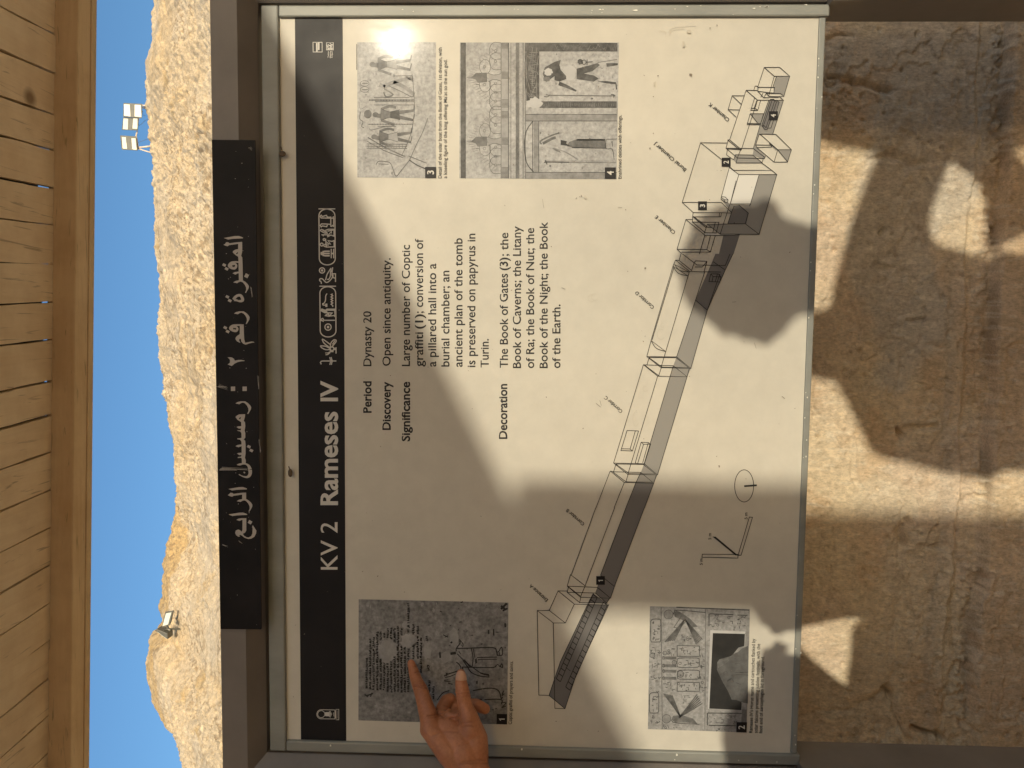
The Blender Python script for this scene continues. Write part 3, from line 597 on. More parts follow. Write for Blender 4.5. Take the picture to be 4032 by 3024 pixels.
# ar-rabi
alif(a4, 425, 245, 617)
glyph(a4, [(235, 550), (265, 530), (288, 502), (325, 507), (352, 525), (450, 512), (525, 502), (598, 502), (598, 636), (520, 640), (520, 540), (450, 550), (350, 565), (322, 583), (280, 572)])
rhead(a4, 54, 498); alif(a4, 930, 250, 622)
glyph(a4, [(405, 1040), (440, 1018), (500, 1008), (602, 1008), (602, 1250), (580, 1290), (532, 1317), (560, 1355), (610, 1385), (650, 1388), (700, 1360), (722, 1310), (727, 1200), (715, 1185), (730, 1145), (745, 1165), (802, 1255), (795, 1310), (760, 1375), (700, 1412), (640, 1418), (570, 1395), (520, 1355), (482, 1335), (462, 1350), (478, 1372), (440, 1372), (398, 1340), (382, 1295), (395, 1250), (440, 1232), (480, 1245), (505, 1275), (525, 1240), (527, 1040), (500, 1045), (470, 1062)])
glyph(a4, [(660, 1040), (723, 1075), (690, 1133), (630, 1098)])
flush()
sc_ = MB()
for i in range(46):
    py = random.uniform(560, 2470); px = random.uniform(872, 1000)+0.012*(py-1500); r = random.uniform(0.5, 1.7)
    sc_.poly([Ps(px+r*math.cos(q)*random.uniform(.7, 1.5), py+r*math.sin(q), 0.0004) for q in [2*math.pi*k/7 for k in range(7)]])
for (x0, y0, x1, y1, w) in ((858, 1517, 895, 1530, 7), (870, 1842, 975, 1848, 4), (866, 1850, 930, 1852, 3), (987, 1130, 993, 1170, 3), (876, 2145, 896, 2152, 3), (940, 2130, 955, 2142, 2), (1020, 1730, 1026, 1780, 3), (1015, 1480, 1020, 1530, 3), (862, 1522, 890, 1526, 5), (982, 580, 992, 588, 5)):
    for k in range(5):
        j = lambda: random.uniform(-w, w)
        a0, b0, a1_, b1_ = x0+j(), y0+j(), x1+j(), y1+j(); sc_.poly([Ps(a0, b0, 0.0004), Ps(a1_, b1_, 0.0004), Ps(a1_+1.2, b1_+0.8, 0.0004), Ps(a0+1, b0+1.4, 0.0004)])
sc_.build('scratches', mottled('scuffed_paint', (0.34, 0.31, 0.27), (0.45, 0.41, 0.36), 40, 0.6), strip_o, face=True)

# ------------------------------------------------------------------ printed lettering
def glyph_mesh(s, off):
    cu = bpy.data.curves.new('t', 'FONT'); cu.body = s; cu.size = 1.0; cu.offset = off; cu.resolution_u = 3
    o = bpy.data.objects.new('t', cu); COL.objects.link(o)
    dg = bpy.context.evaluated_depsgraph_get(); me = bpy.data.meshes.new_from_object(o.evaluated_get(dg))
    v = np.array([p.co[:2] for p in me.vertices]); f = [tuple(p.vertices) for p in me.polygons]
    bpy.data.objects.remove(o); bpy.data.curves.remove(cu); bpy.data.meshes.remove(me); return v, f
_cap = glyph_mesh('H', 0)[0][:, 1].max(); _xh = glyph_mesh('x', 0)[0][:, 1].max()
def text(mb, s, p0, p1, cap, layer, bold=False, mat=0, off=None, weight=0.006):
    """s set along the baseline p0 -> p1 (photo pixels); cap: capital height in pixels."""
    v, f = glyph_mesh(s, off if off is not None else (0.024 if bold else weight)); x, y = v[:, 0], v[:, 1]/_cap
    xh = _xh/_cap; T = 0.735                         # a taller x-height, like the sign's humanist face
    y = np.where(y < 0, y*T/xh*0.92, np.where(y < xh, y*T/xh, T+(y-xh)*(1-T)/(1-xh)))
    p0, p1 = np.array(p0, float), np.array(p1, float); d = p1-p0; L_ = np.hypot(*d); u = d/L_; up = np.array([u[1], -u[0]])
    t = (x-x.min())/(x.max()-x.min())*L_
    n = len(mb.v)
    for a, b in zip(t, y*cap):
        q = p0+u*a+up*b; mb.v.append(tuple(P(q[0], q[1], layer)))
    for k in f: mb.f.append(tuple(n+i for i in k)); mb.m.append(mat)

band = MB(); band.ppoly([(1161, 66), (1349, 66), (1363.5, 2921), (1185, 2921)], 1)
band_o = band.build('title_band', M['black'], sign, face=True)
tl = MB()
text(tl, 'KV 2', (1328.5, 2243), (1328.5, 2056), 65, 2, weight=0.004)
tl.build('title_lettering', M['white'], band_o, face=True); tl = MB()
text(tl, 'Rameses', (1328.5, 1989), (1328.5, 1621), 65, 2, True, off=0.024); text(tl, 'IV', (1328.5, 1580), (1328.5, 1499), 65, 2, True, off=0.024)
tl.build('title_lettering', M['white'], band_o, face=True)
hg = MB(); h1, h2 = Crop(1220, 780, 4.606), Crop(1220, 1100, 4.606); WL = 4.2
def hs(c, pts, w=WL, closed=False, sm=0):
    pts = smooth_pts(pts, sm, closed) if sm else pts; hg.pline(c(pts), w, 2, 0, closed and not sm)
def hring(c, x, y, r, w=WL): hg.pring(c([(x, y)])[0], r/c.k, r/c.k, w, 2)
def cart(c, xa, xb, ya, yb, bar):
    r = (xb-xa)/2; xm = (xa+xb)/2
    pts = [(xm+r*math.cos(q), ya+r*0.8-r*0.8*math.sin(q)) for q in np.linspace(0, math.pi, 14)]+[(xa+6+r-r*math.cos(q), yb-r*0.8+r*0.8*math.sin(q)) for q in np.linspace(0, math.pi, 14)]
    hs(c, pts+[pts[0]]); hs(c, [(xa-8, bar), (xb+6, bar)])
cart(h1, 165, 455, 200, 1212, 195); cart(h2, 182, 468, 133, 1045, 124)
hs(h1, [(440, 365), (205, 360), (185, 330), (205, 310), (220, 325), (225, 335), (300, 312), (318, 345), (380, 348)]); hs(h1, [(380, 335), (380, 520)]); hs(h1, [(432, 330), (415, 365), (432, 375), (432, 525)])
hs(h1, [(385, 478), (300, 470), (210, 468), (188, 495), (205, 522), (222, 510), (230, 505), (305, 518), (320, 485)]); hs(h1, [(390, 520), (410, 495), (435, 520)])
hs(h1, [(205, 565), (290, 600), (320, 640), (270, 635), (190, 590), (205, 565)]); hs(h1, [(230, 575), (310, 625)], 6); hs(h1, [(280, 585), (340, 565), (438, 565), (438, 690), (380, 670), (325, 700), (320, 665), (210, 665)]); hs(h1, [(330, 680), (390, 605), (390, 640)]); hs(h1, [(240, 690), (250, 660)]); hs(h1, [(320, 600), (438, 575)])
hring(h1, 215, 842, 26); hring(h1, 260, 752, 18); hs(h1, [(285, 735), (290, 785)]); hs(h1, [(240, 860), (290, 830), (290, 785), (330, 820), (375, 835), (330, 770), (400, 785), (440, 770), (440, 885), (300, 888), (250, 870)]); hs(h1, [(275, 850), (345, 850)]); hs(h1, [(300, 820), (300, 880)])
for dy in (-40, 0, 40): hs(h1, [(230, 1005+dy*0.8), (285, 1005+dy), (360, 1005+dy)], 6)
hs(h1, [(195, 1005), (240, 985), (240, 1025), (195, 1005)], 6); hs(h1, [(205, 975), (210, 1035)]); hs(h1, [(388, 920), (388, 1090)]); hs(h1, [(432, 920), (432, 1090)]); hs(h1, [(380, 1005), (440, 1005)], 6)
hring(h1, 222, 1312, 48); hring(h1, 222, 1312, 10, 5)
hs(h1, [(208, 1555), (205, 1520), (178, 1495), (185, 1465), (215, 1460), (240, 1475), (275, 1515), (310, 1530), (360, 1500), (400, 1450), (410, 1420), (400, 1380), (415, 1255)], sm=3); hs(h1, [(285, 1490), (310, 1390), (345, 1330), (380, 1275), (385, 1300), (375, 1340), (370, 1420), (340, 1475), (315, 1470)], sm=3); hs(h1, [(380, 1300), (405, 1350)]); hs(h1, [(410, 1372), (465, 1372), (465, 1520)]); hs(h1, [(465, 1455), (420, 1440), (420, 1385)])
hs(h2, [(312, 258), (288, 300), (283, 380), (255, 435), (235, 440), (240, 465), (290, 468)], sm=3); hs(h2, [(300, 440), (300, 500)], 8); hs(h2, [(415, 265)]+[(385+30*(i % 2), 275+i*22) for i in range(10)]+[(415, 498)])
hs(h2, [(210, 535), (290, 565), (325, 610), (270, 605), (205, 570), (210, 535)]); hs(h2, [(220, 552), (310, 600)], 7); hs(h2, [(285, 560), (310, 540), (450, 540), (450, 672), (440, 655), (340, 668), (270, 655)]); hs(h2, [(275, 660), (335, 620), (350, 665), (405, 610), (330, 608)], 5); hs(h2, [(300, 560), (450, 560)])
hs(h2, [(250, 768), (225, 745), (208, 748), (208, 722), (235, 708), (250, 735), (280, 742), (455, 742)], sm=3); hring(h2, 330, 865, 57); hring(h2, 330, 865, 12, 5)
hs(h2, [(355, 1230), (260, 1160), (225, 1090), (260, 1100), (370, 1180)], sm=3); hs(h2, [(190, 1205), (290, 1215), (370, 1265), (290, 1275), (215, 1240), (190, 1205)], sm=3); hs(h2, [(370, 1270), (380, 1160), (430, 1100), (470, 1100), (475, 1130), (420, 1200), (390, 1230)], sm=3); hs(h2, [(410, 1180), (455, 1110)]); hring(h2, 402, 1258, 34, 5); hs(h2, [(430, 1262), (475, 1262)], 9); hs(h2, [(475, 1232), (475, 1345)])
hs(h2, [(280, 1335), (330, 1335), (375, 1310), (430, 1310)]); hs(h2, [(285, 1368), (325, 1362), (370, 1325)]); hs(h2, [(360, 1230), (370, 1300)])
hs(h2, [(208, 1540), (192, 1510), (205, 1485), (240, 1480), (480, 1480)]); hs(h2, [(362, 1410), (370, 1450), (390, 1478), (370, 1515), (362, 1550)]); hs(h2, [(388, 1410), (395, 1450), (412, 1478), (395, 1515), (390, 1550)])
hg.build('hieroglyphs', M['white'], band_o, face=True)
lg = MB(); g1 = Crop(1220, 2760, 15.8); g2 = Crop(1220, 150, 16.59)
def ls(c, pts, w=2.3, closed=False): lg.pline(c(pts), w, 2, 0, closed)
ls(g1, [(1560, 560), (700, 545)]+[(700-265*math.sin(q), 828-283*math.cos(q)) for q in np.linspace(0, math.pi, 12)]+[(700, 1110), (1560, 1118), (1560, 560)])
lg.pring(g1([(710, 822)])[0], 14, 14, 2.2, 2); ls(g1, [(1625, 525), (1800, 525), (1800, 1168), (1625, 1168)], 2.3, True); lg.ppoly(g1([(1545, 600), (1645, 600), (1645, 1060), (1545, 1060)]), 2)
for k in range(11):
    t = (k-5)/5; ls(g1, [(950, 822+110*t), (1180, 822+120*t), (1390-110*abs(t), 822+210*t)], 1.5)
ls(g1, [(1480, 720), (1500, 960)], 2); ls(g1, [(1710, 590), (1700, 1100)], 1.2)
lg.build('small_logo', M['white'], band_o, face=True)
lg = MB()
ls(g2, [(205, 275), (800, 275), (805, 908), (215, 908)], 2.4, True)
lg.ppoly(g2([(405, 320), (505, 320), (510, 885), (415, 885)]), 2); lg.ppoly(g2([(535, 290), (630, 290), (630, 780), (535, 780)]), 2)
ls(g2, [(1090, 300), (1530, 300), (1530, 770), (1090, 770)], 2.4, True)
for (a, b, c_, d) in ((1170, 420, 1460, 560), (1130, 560, 1500, 420), (1200, 650, 1480, 640), (1150, 720, 1500, 700), (1300, 330, 1480, 480), (1120, 450, 1200, 700), (1350, 520, 1400, 760)): ls(g2, [(a, b), (c_, d)], 3)
for s_, bx, y0, y1 in (('Theban', 1245, 1290, 860), ('Mapping', 1375, 1300, 850), ('Project', 1490, 1285, 865)):
    p = g2([(bx, y0), (bx, y1)]); text(lg, s_, p[0], p[1], 5.0, 2, weight=0.014)
lg.build('small_logo', M['white'], band_o, face=True)

B = Crop(1400, 800, 1.693); CH = 31.0
PAR = [('Dynasty 20', 105, 1087, 720, 0), ('Open since antiquity.', 233, 1085, 366, 0), ('Large number of Coptic', 362, 1087, 278, 0), ('graffiti', 450, 1090, 860, 0), ('(1)', 450, 838, 740, 1), ('; conversion of', 450, 733, 237, 0),
                             ('a pillared hall into a', 537, 1090, 402, 0), ('burial chamber; an', 625, 1090, 450, 0), ('ancient plan of the tomb', 712, 1092, 233, 0), ('is preserved on papyrus in', 798, 1093, 203, 0), ('Turin.', 887, 1095, 905, 0),
                             ('The Book of Gates', 1015, 1098, 470, 0), ('(3)', 1015, 448, 362, 1), ('; the', 1018, 352, 197, 0), ('Book of Caverns; the Litany', 1102, 1100, 153, 0), ('of Ra; the Book of Nut; the', 1190, 1100, 165, 0), ('Book of the Night; the Book', 1280, 1100, 125, 0), ('of the Earth.', 1365, 1100, 675, 0),
                             ('Period', 105, 1398, 1187, 1), ('Discovery', 233, 1512, 1190, 1), ('Significance', 362, 1588, 1190, 1), ('Decoration', 1010, 1572, 1205, 1)] 
for lines, nm in ((PAR[0:1], 'paragraph'), (PAR[1:2], 'paragraph'), (PAR[2:11], 'paragraph'), (PAR[11:18], 'paragraph'), (PAR[18:19], 'paragraph_heading'), (PAR[19:20], 'paragraph_heading'), (PAR[20:21], 'paragraph_heading'), (PAR[21:22], 'paragraph_heading')):
    bt = MB()
    for s_, bx, y0, y1, bold in lines:
        p = B([(bx, y0), (bx, y1)]); text(bt, s_, p[0], p[1], CH, 1, bool(bold), weight=0.012)
    bt.build(nm, M['ink'], panel, face=True)

# ------------------------------------------------------------------ cut-away plan of the tomb
cA, cB, cM, cR = Crop(2000, 2050, 2.154), Crop(2000, 2000, 1.62), Crop(2000, 1000, 1.659), Crop(2580, 200, 2.073)
pf = MB()
def fill(c, pts, mat=0, layer=1.2): pf.ppoly(c(pts), layer, mat)
fill(cA, [(348, 1482), (484, 1595), (578, 1310), (850, 716), (838, 700), (725, 618), (690, 680), (445, 1195)])
fill(cA, [(563, 708), (855, 714), (848, 702), (560, 698)], 2, 1.6)
corr = cA([(757, 566), (870, 658), (902, 558)])+cB([(680, 500), (870, 0)])+cM([(892, 1659), (953, 1497), (835, 1495), (770, 1659)])+cB([(752, 0), (590, 430)])
pf.ppoly(corr, 1.2, 0)
fill(cA, [(757, 566), (870, 658), (838, 700), (740, 614)], 0, 1.4)
fill(cM, [(835, 1495), (868, 1427), (890, 1370), (977, 1443), (953, 1497)], 1)
fill(cM, [(890, 1370), (1060, 797), (1170, 803), (977, 1443)], 1); fill(cM, [(1060, 797), (1080, 730), (1102, 672), (1195, 748), (1170, 803)], 1)
fill(cM, [(1102, 672), (1195, 748), (1302, 368), (1225, 302)], 1); fill(cM, [(1225, 302), (1302, 368), (1345, 270), (1420, 105), (1470, 0), (1355, 0), (1330, 60)], 0)
fill(cR, [(520, 1659), (555, 1510), (690, 1500), (640, 1659)], 0)
fill(cR, [(645, 1262), (683, 1258), (760, 1325), (745, 1412), (590, 1416), (622, 1320)], 0); fill(cR, [(540, 1210), (622, 1320), (645, 1262), (612, 1250)], 1)
fill(cR, [(848, 1010), (993, 1010), (848, 1498), (735, 1412), (760, 1325), (683, 1258), (775, 1258)], 1)
fill(cR, [(682, 1010), (848, 1010), (775, 1258), (613, 1250)], 2, 1.5); fill(cR, [(605, 952), (682, 1010), (613, 1250), (537, 1195)], 2, 1.5)
fill(cR, [(425, 1417), (650, 1412), (735, 1412), (848, 1498), (530, 1497)], 1, 1.7); fill(cR, [(405, 1505), (650, 1507), (645, 1495), (410, 1490)], 2, 1.6)
fill(cR, [(650, 850), (795, 850), (872, 915), (660, 915), (640, 890)], 1); fill(cR, [(775, 513), (885, 513), (858, 592), (835, 588)], 1)
fill(cR, [(885, 513), (925, 405), (1047, 403), (960, 678), (848, 680), (820, 770), (895, 858), (880, 885), (795, 850), (805, 797), (858, 600)], 1)
fill(cR, [(992, 210), (1098, 207), (1048, 370), (1020, 348), (970, 345), (965, 300)], 1); fill(cR, [(1003, 808), (1112, 807), (1082, 908)], 1); fill(cR, [(955, 772), (1000, 807), (985, 815), (945, 775)], 1)
fill(cR, [(940, 395), (870, 610), (900, 645), (918, 640), (1012, 420), (965, 397)], 0, 1.6)
plan = pf.build('tomb_plan', [M['plan_dark'], M['plan_mid'], M['plan_white']], sign, face=True)
pl = MB(); LW = 2.4
def L(c, *lines, w=LW):
    for pts in lines: pl.pline(c(pts), w, 3)
L(cA, [(248, 762), (262, 1480), (348, 1482)], [(248, 762), (350, 762), (425, 596), (505, 597)], [(248, 762), (385, 868), (487, 868), (563, 708), (425, 596)], [(350, 762), (487, 868)], [(385, 868), (398, 1592), (484, 1595), (578, 1310), (855, 714), (563, 708)],
  [(348, 1482), (484, 1595)], [(348, 1482), (445, 1195), (690, 680), (725, 615)], [(503, 556), (757, 566), (870, 658), (615, 650), (503, 556)], [(515, 562), (620, 645)], [(768, 572), (862, 652)], [(530, 457), (503, 556)], [(530, 457), (655, 553)], [(790, 467), (902, 558)], [(502, 608), (515, 560)], [(502, 608), (740, 614), (838, 700)], [(502, 608), (608, 695), (845, 702)], [(655, 553), (618, 640)], [(608, 695), (618, 650)], [(838, 700), (862, 655)])
for (x0, y0, x1, y1, n, dx, dy) in ((410, 1340, 722, 625, 17, 35, 26), (490, 1410, 808, 690, 17, 35, 28)):
    L(cA, [(x0, y0), (x1, y1)], [(x0+dx, y0+dy), (x1+dx, y1+dy)], w=2.6)
    for i in range(n):
        t = i/(n-1); a, b = x0+(x1-x0)*t, y0+(y1-y0)*t; L(cA, [(a, b), (a+dx, b+dy)], w=3.2)
L(cA, [(490, 1245), (530, 1275)], w=2)
pl.pline(cB([(405, 425), (560, 0)])+cM([(575, 1659), (668, 1418)]), LW, 3); pl.pline(cB([(492, 497), (680, 0)])+cM([(693, 1659), (760, 1493)]), LW, 3)
pl.pline(cB([(590, 430), (752, 0)])+cM([(770, 1659), (835, 1495)]), LW, 3); pl.pline(cA([(870, 658)])+cB([(680, 500), (870, 0)])+cM([(892, 1659), (953, 1497)]), LW, 3)
L(cM, [(668, 1418), (690, 1423)], [(668, 1418), (760, 1493), (953, 1497)], [(680, 1420), (770, 1488), (945, 1491), (868, 1427), (690, 1423), (704, 1378)], [(690, 1366), (890, 1370), (977, 1443), (783, 1440), (690, 1366)], [(704, 1372), (790, 1434), (962, 1437), (884, 1375), (704, 1372)],
  [(690, 1366), (885, 723)], [(783, 1440), (978, 798)], [(890, 1370), (1060, 797)], [(977, 1443), (1170, 803)], [(953, 1497), (970, 1443)], [(770, 1490), (785, 1440)], [(835, 1495), (868, 1427)],
  [(778, 1153), (853, 1156), (813, 1287), (738, 1284), (778, 1153)], [(832, 1156), (798, 1274), (740, 1272)], [(798, 1274), (813, 1287)], [(870, 1230), (917, 1232), (932, 1243), (890, 1375), (845, 1372), (832, 1363), (870, 1230)], [(870, 1230), (886, 1243), (932, 1243)], [(886, 1243), (847, 1370)], [(917, 1232), (880, 1365)],
  [(885, 723), (908, 725), (920, 683)], [(885, 723), (978, 798), (1170, 802), (1080, 730), (908, 725)], [(895, 727), (985, 795)], [(907, 670), (1102, 672), (1195, 748), (1000, 742), (907, 670)], [(920, 676), (1006, 738), (1180, 742), (1098, 677), (920, 676)], [(985, 795), (1002, 742)], [(1060, 797), (1080, 730)], [(1170, 803), (1185, 748)],
  [(907, 670), (935, 565), (1078, 80), (1095, 40)], [(942, 560), (1085, 85)], [(1000, 742), (1185, 115)], [(1102, 672), (1225, 302), (1285, 118)], [(1195, 748), (1302, 368), (1345, 270), (1420, 105), (1470, 0)], [(1225, 302), (1302, 368), (1385, 130)], [(1185, 115), (1390, 118)], [(1095, 40), (1185, 113)], [(1325, 130), (1375, 130), (1390, 150), (1385, 183), (1313, 180), (1325, 130)], [(1325, 130), (1340, 148), (1390, 150)], [(1340, 148), (1333, 180)], [(1355, 180), (1368, 132)],
  [(1095, 40), (1118, 42), (1130, 0)], [(1118, 42), (1200, 108), (1215, 60)], [(1140, 0), (1235, 72), (1420, 75), (1450, 0)], [(1215, 60), (1225, 45), (1300, 48), (1270, 85), (1220, 85)], [(1300, 48), (1280, 118)], [(1340, 50), (1420, 105)])
for p0, p1, s_ in (((935, 565), (1030, 637), 1), ((1078, 80), (1175, 143), 1), ((1088, 68), (1183, 118), 1)):
    L(cM, smooth_pts([p0, ((p0[0]+p1[0])/2-14, (p0[1]+p1[1])/2+14), p1], 5)); L(cM, [p0, p1], w=2)
L(cR, [(178, 1620), (250, 1377), (308, 1377)], [(250, 1377), (405, 1505), (650, 1507)], [(178, 1620), (420, 1622), (450, 1642), (490, 1510)], [(178, 1620), (215, 1655)], [(215, 1643), (445, 1643)], [(405, 1505), (360, 1659)], [(450, 1510), (422, 1620)], [(305, 1352), (303, 1398), (520, 1400), (498, 1485)], [(305, 1352), (415, 1445)], [(303, 1398), (408, 1485), (500, 1487)], [(312, 1350), (425, 1440), (462, 1442)], [(490, 1400), (470, 1484)],
  [(585, 752), (370, 750), (220, 1237), (310, 1320), (305, 1352)], [(370, 750), (540, 885), (640, 975)], [(220, 1237), (540, 1238)], [(310, 1320), (540, 1322), (535, 1355), (305, 1355)], [(525, 1322), (522, 1355)], [(540, 1190), (605, 952), (682, 1010)], [(682, 1010), (993, 1010)], [(640, 975), (950, 975), (865, 912)], [(865, 912), (955, 978), (993, 1010), (848, 1498), (530, 1497), (425, 1417), (650, 1412)], [(650, 1412), (735, 1412), (848, 1498)], [(735, 1412), (760, 1325), (683, 1258)], [(613, 1250), (775, 1250), (770, 1268)], [(682, 1010), (613, 1250)], [(660, 1060), (612, 1250)], [(848, 1010), (775, 1258)], [(540, 1190), (572, 1194), (595, 1218), (588, 1240), (565, 1236), (537, 1212), (540, 1190)], [(537, 1195), (565, 1216), (595, 1218)], [(565, 1216), (565, 1236)], [(540, 1238), (622, 1320), (645, 1262)], [(540, 1322), (622, 1325)], [(622, 1320), (590, 1416)], [(425, 1417), (400, 1490)], [(530, 1497), (608, 1255)], [(645, 1400), (645, 1415)],
  [(608, 727), (595, 727), (578, 795), (800, 797), (895, 870)], [(578, 795), (672, 875), (893, 878), (900, 855)], [(590, 800), (690, 806)], [(590, 727), (690, 808), (705, 810)], [(608, 727), (705, 808)], [(590, 800), (582, 850), (640, 890)], [(700, 800), (672, 870)], [(672, 870), (660, 915), (872, 915), (882, 880)], [(655, 848), (795, 850), (872, 912)], [(655, 848), (640, 890)],
  [(608, 725), (742, 322), (840, 323)], [(742, 322), (835, 402), (1047, 403), (960, 678)], [(835, 402), (702, 810)], [(725, 367), (628, 366), (595, 480), (685, 482)], [(628, 366), (703, 437)], [(595, 480), (662, 543)], [(812, 383), (780, 485), (837, 485), (860, 405)], [(835, 402), (815, 468), (785, 470)], [(815, 468), (837, 485)], [(828, 405), (808, 468)], [(775, 513), (885, 513), (857, 603), (750, 602), (775, 513)], [(775, 513), (835, 588)], [(750, 592), (857, 594)], [(925, 405), (858, 600), (800, 800)],
  [(940, 395), (870, 610), (895, 645), (915, 642), (990, 418), (968, 395), (940, 395)], [(955, 400), (880, 620)], [(985, 400), (1012, 420), (945, 630), (915, 632)], [(870, 610), (890, 612), (905, 628)], [(975, 408), (905, 628)],
  [(805, 320), (815, 288), (830, 288), (848, 302)], [(838, 297), (973, 298), (968, 345), (838, 330), (838, 297)], [(838, 330), (885, 382), (930, 382)], [(905, 347), (1022, 348), (1050, 372), (930, 372), (905, 347)], [(905, 347), (890, 378)], [(880, 345), (862, 378)], [(930, 378), (1008, 380)], [(1008, 370), (1047, 403)], [(890, 135), (1017, 135), (1098, 207), (972, 207), (890, 135)], [(890, 135), (838, 292)], [(972, 207), (925, 372)], [(990, 207), (960, 298)], [(1098, 207), (1050, 372)],
  [(848, 680), (985, 682), (1112, 807), (1080, 908), (970, 908), (830, 790)], [(848, 680), (865, 688), (1000, 807), (1112, 807)], [(1000, 807), (970, 908)], [(848, 682), (820, 768), (945, 770), (950, 785), (830, 790), (820, 768)], [(930, 755), (1000, 807)], [(945, 770), (930, 755)], [(1000, 808), (1080, 905)])
pl.build('plan_lines', M['ink'], plan, face=True)
for s_, p0, p1 in (('Entrance A', (2159, 2361), (2090.5, 2299)), ('Corridor B', (2303, 2061), (2235, 2002)), ('Corridor C', (2453, 1618), (2386, 1558)), ('Corridor D', (2577, 1208), (2508, 1145)), ('Chamber E', (2661, 913), (2586, 847)), ('Burial Chamber J', (2704, 666), (2582, 560)), ('Chamber K', (2874, 470), (2796, 403))):
    pt = MB(); text(pt, s_, p0, p1, 13.5, 3, weight=0.014); pt.build('plan_label', M['ink'], plan, face=True)
for p0, p1 in (((2767, 2225), (2767, 2199)), ((2800.6, 2125), (2800.6, 2099)), ((2943, 2045), (2943, 2018.5))): pt = MB(); text(pt, '5 m', p0, p1, 11.5, 3, weight=0.014); pt.build('scale_label', M['ink'], plan, face=True)
sb = MB()
sb.ppoly(cB([(1305, 183), (1325, 183), (1467, 302), (1450, 302)]), 2)
sb.pline(cB([(1240, 295), (1467, 297), (1467, 320), (1238, 315), (1240, 295), (1467, 297)]), 2.6, 2); sb.pline(cB([(1540, 58), (1560, 60), (1487, 302), (1468, 302), (1540, 58), (1560, 60)]), 2.6, 2)
sb.build('scale_bars', M['ink'], plan, face=True)
sb = MB(); sb.pring(cM([(1543, 1515)])[0], 62/1.659, 105/1.659, 2.8, 2, n=40); sb.pline(cM([(1543, 1517), (1626, 1511)]), 7, 2); sb.build('north_mark', M['ink'], plan, face=True)
def number_tag(parent, s_, quad, h):
    mb = MB(); mb.ppoly(quad, 4.2, 0); cx = sum(p[0] for p in quad)/4; cy = sum(p[1] for p in quad)/4
    wd = h*0.62 if s_ != '1' else h*0.22
    if s_ == '1':
        mb.ppoly([(cx-h/2, cy-h*.10), (cx+h/2, cy-h*.10), (cx+h/2, cy+h*.08), (cx-h*.24, cy+h*.08), (cx-h*.13, cy+h*.24), (cx-h*.27, cy+h*.28)], 5.0, 1)
    else: text(mb, s_, (cx+h/2, cy+wd/2), (cx+h/2, cy-wd/2), h, 5.0, True, 1, off=0.02)
    mb.build('number_tag', [M['black'], M['white']], parent, face=True)
def rect(x0, x1, y0, y1): return [(x0, y0), (x1, y0), (x1, y1), (x0, y1)]
for s_, r in (('1', (2347.5, 2381.5, 2268.5, 2302.5)), ('2', (2841.5, 2877, 621, 656)), ('3', (2748.6, 2783.6, 792.6, 827.6)), ('4', (3027.7, 3062.7, 438, 473))): number_tag(plan, s_, rect(*r), 19)

# ------------------------------------------------------------------ the four printed photographs
def photo(corners, mat, name='printed_photograph'):
    mb = MB(); n = 12; c = [np.array(p, float) for p in corners]
    for i in range(n):
        for j in range(n):
            g = lambda u, v: tuple((c[0]*(1-u)+c[1]*u)*(1-v)+(c[3]*(1-u)+c[2]*u)*v)
            mb.ppoly([g(i/n, j/n), g((i+1)/n, j/n), g((i+1)/n, (j+1)/n), g(i/n, (j+1)/n)], 1)
    return mb.build(name, mat, sign, face=True)
def caption(parent, *lines):
    mb = MB()
    for s_, p0, p1 in lines: text(mb, s_, p0, p1, 13.0, 1.5, weight=0.010)
    mb.build('caption', M['ink'], parent, face=True)
G = lambda k: (k, k*0.985, k*0.96)
M['ph1'] = printed('photo_dark_plaster', G(0.165), G(0.30), 9, fine=(150, 0.55, 1.35)); M['ph_l'] = printed('photo_pale_patch', G(0.28), G(0.37), 40, fine=(120, 0.85, 1.1)); M['ph_k'] = printed('photo_black', G(0.025), G(0.04), 40)
M['ph3'] = printed('photo_relief', G(0.34), G(0.48), 16, fine=(170, 0.62, 1.22)); M['ph_m'] = printed('photo_mid_grey', G(0.10), G(0.20), 60, fine=(160, 0.7, 1.2)); M['ph_s'] = printed('photo_soft_grey', G(0.19), G(0.29), 60, fine=(160, 0.8, 1.2)); M['ph_d'] = printed('photo_dark_grey', G(0.045), G(0.12), 70, fine=(160, 0.6, 1.4)); M['ph_w'] = printed('photo_white', G(0.42), G(0.52), 40)
INK = [M['ph_k'], M['ph_d'], M['ph_m'], M['ph_s'], M['ph_l'], M['ph_w']]
K, DK, MD, SF, PL, WH = range(6)

# 1: inked prayers and standing saints on dark plaster
c1 = Crop(1390, 2340, 3.072)
ph = photo(c1([(68, 60), (1880, 100), (1865, 1575), (65, 1525)]), M['ph1']); ml = MB()
def blob_(c, x, y, ra, rb, mat, layer=1.4, jit=0.18, rot=0.0): ml.pell(c([(x, y)])[0], ra/c.k, rb/c.k, layer, mat, 20, jit, rot)
STW = 1.0
def st(c, pts, w, mat=K, layer=1.8, sm=3): ml.pline(smooth_pts(c(pts), sm) if len(pts) > 2 and sm else c(pts), w*STW, layer, mat)
for x, y, a, b in ((420, 680, 105, 150), (670, 565, 95, 90), (640, 370, 45, 48), (760, 720, 60, 130), (1120, 760, 70, 60), (1215, 510, 55, 110), (900, 680, 50, 110), (800, 580, 40, 50)): blob_(c1, x, y, a, b, PL)
for i in range(22): blob_(c1, random.uniform(120, 1800), random.uniform(110, 1450), random.uniform(5, 22), random.uniform(5, 26), PL, 1.5, 0.4)
for i in range(26): blob_(c1, random.uniform(1100, 1850), random.uniform(120, 1500), random.uniform(5, 20), random.uniform(4, 14), DK, 1.5, 0.4)
STW = 1.7
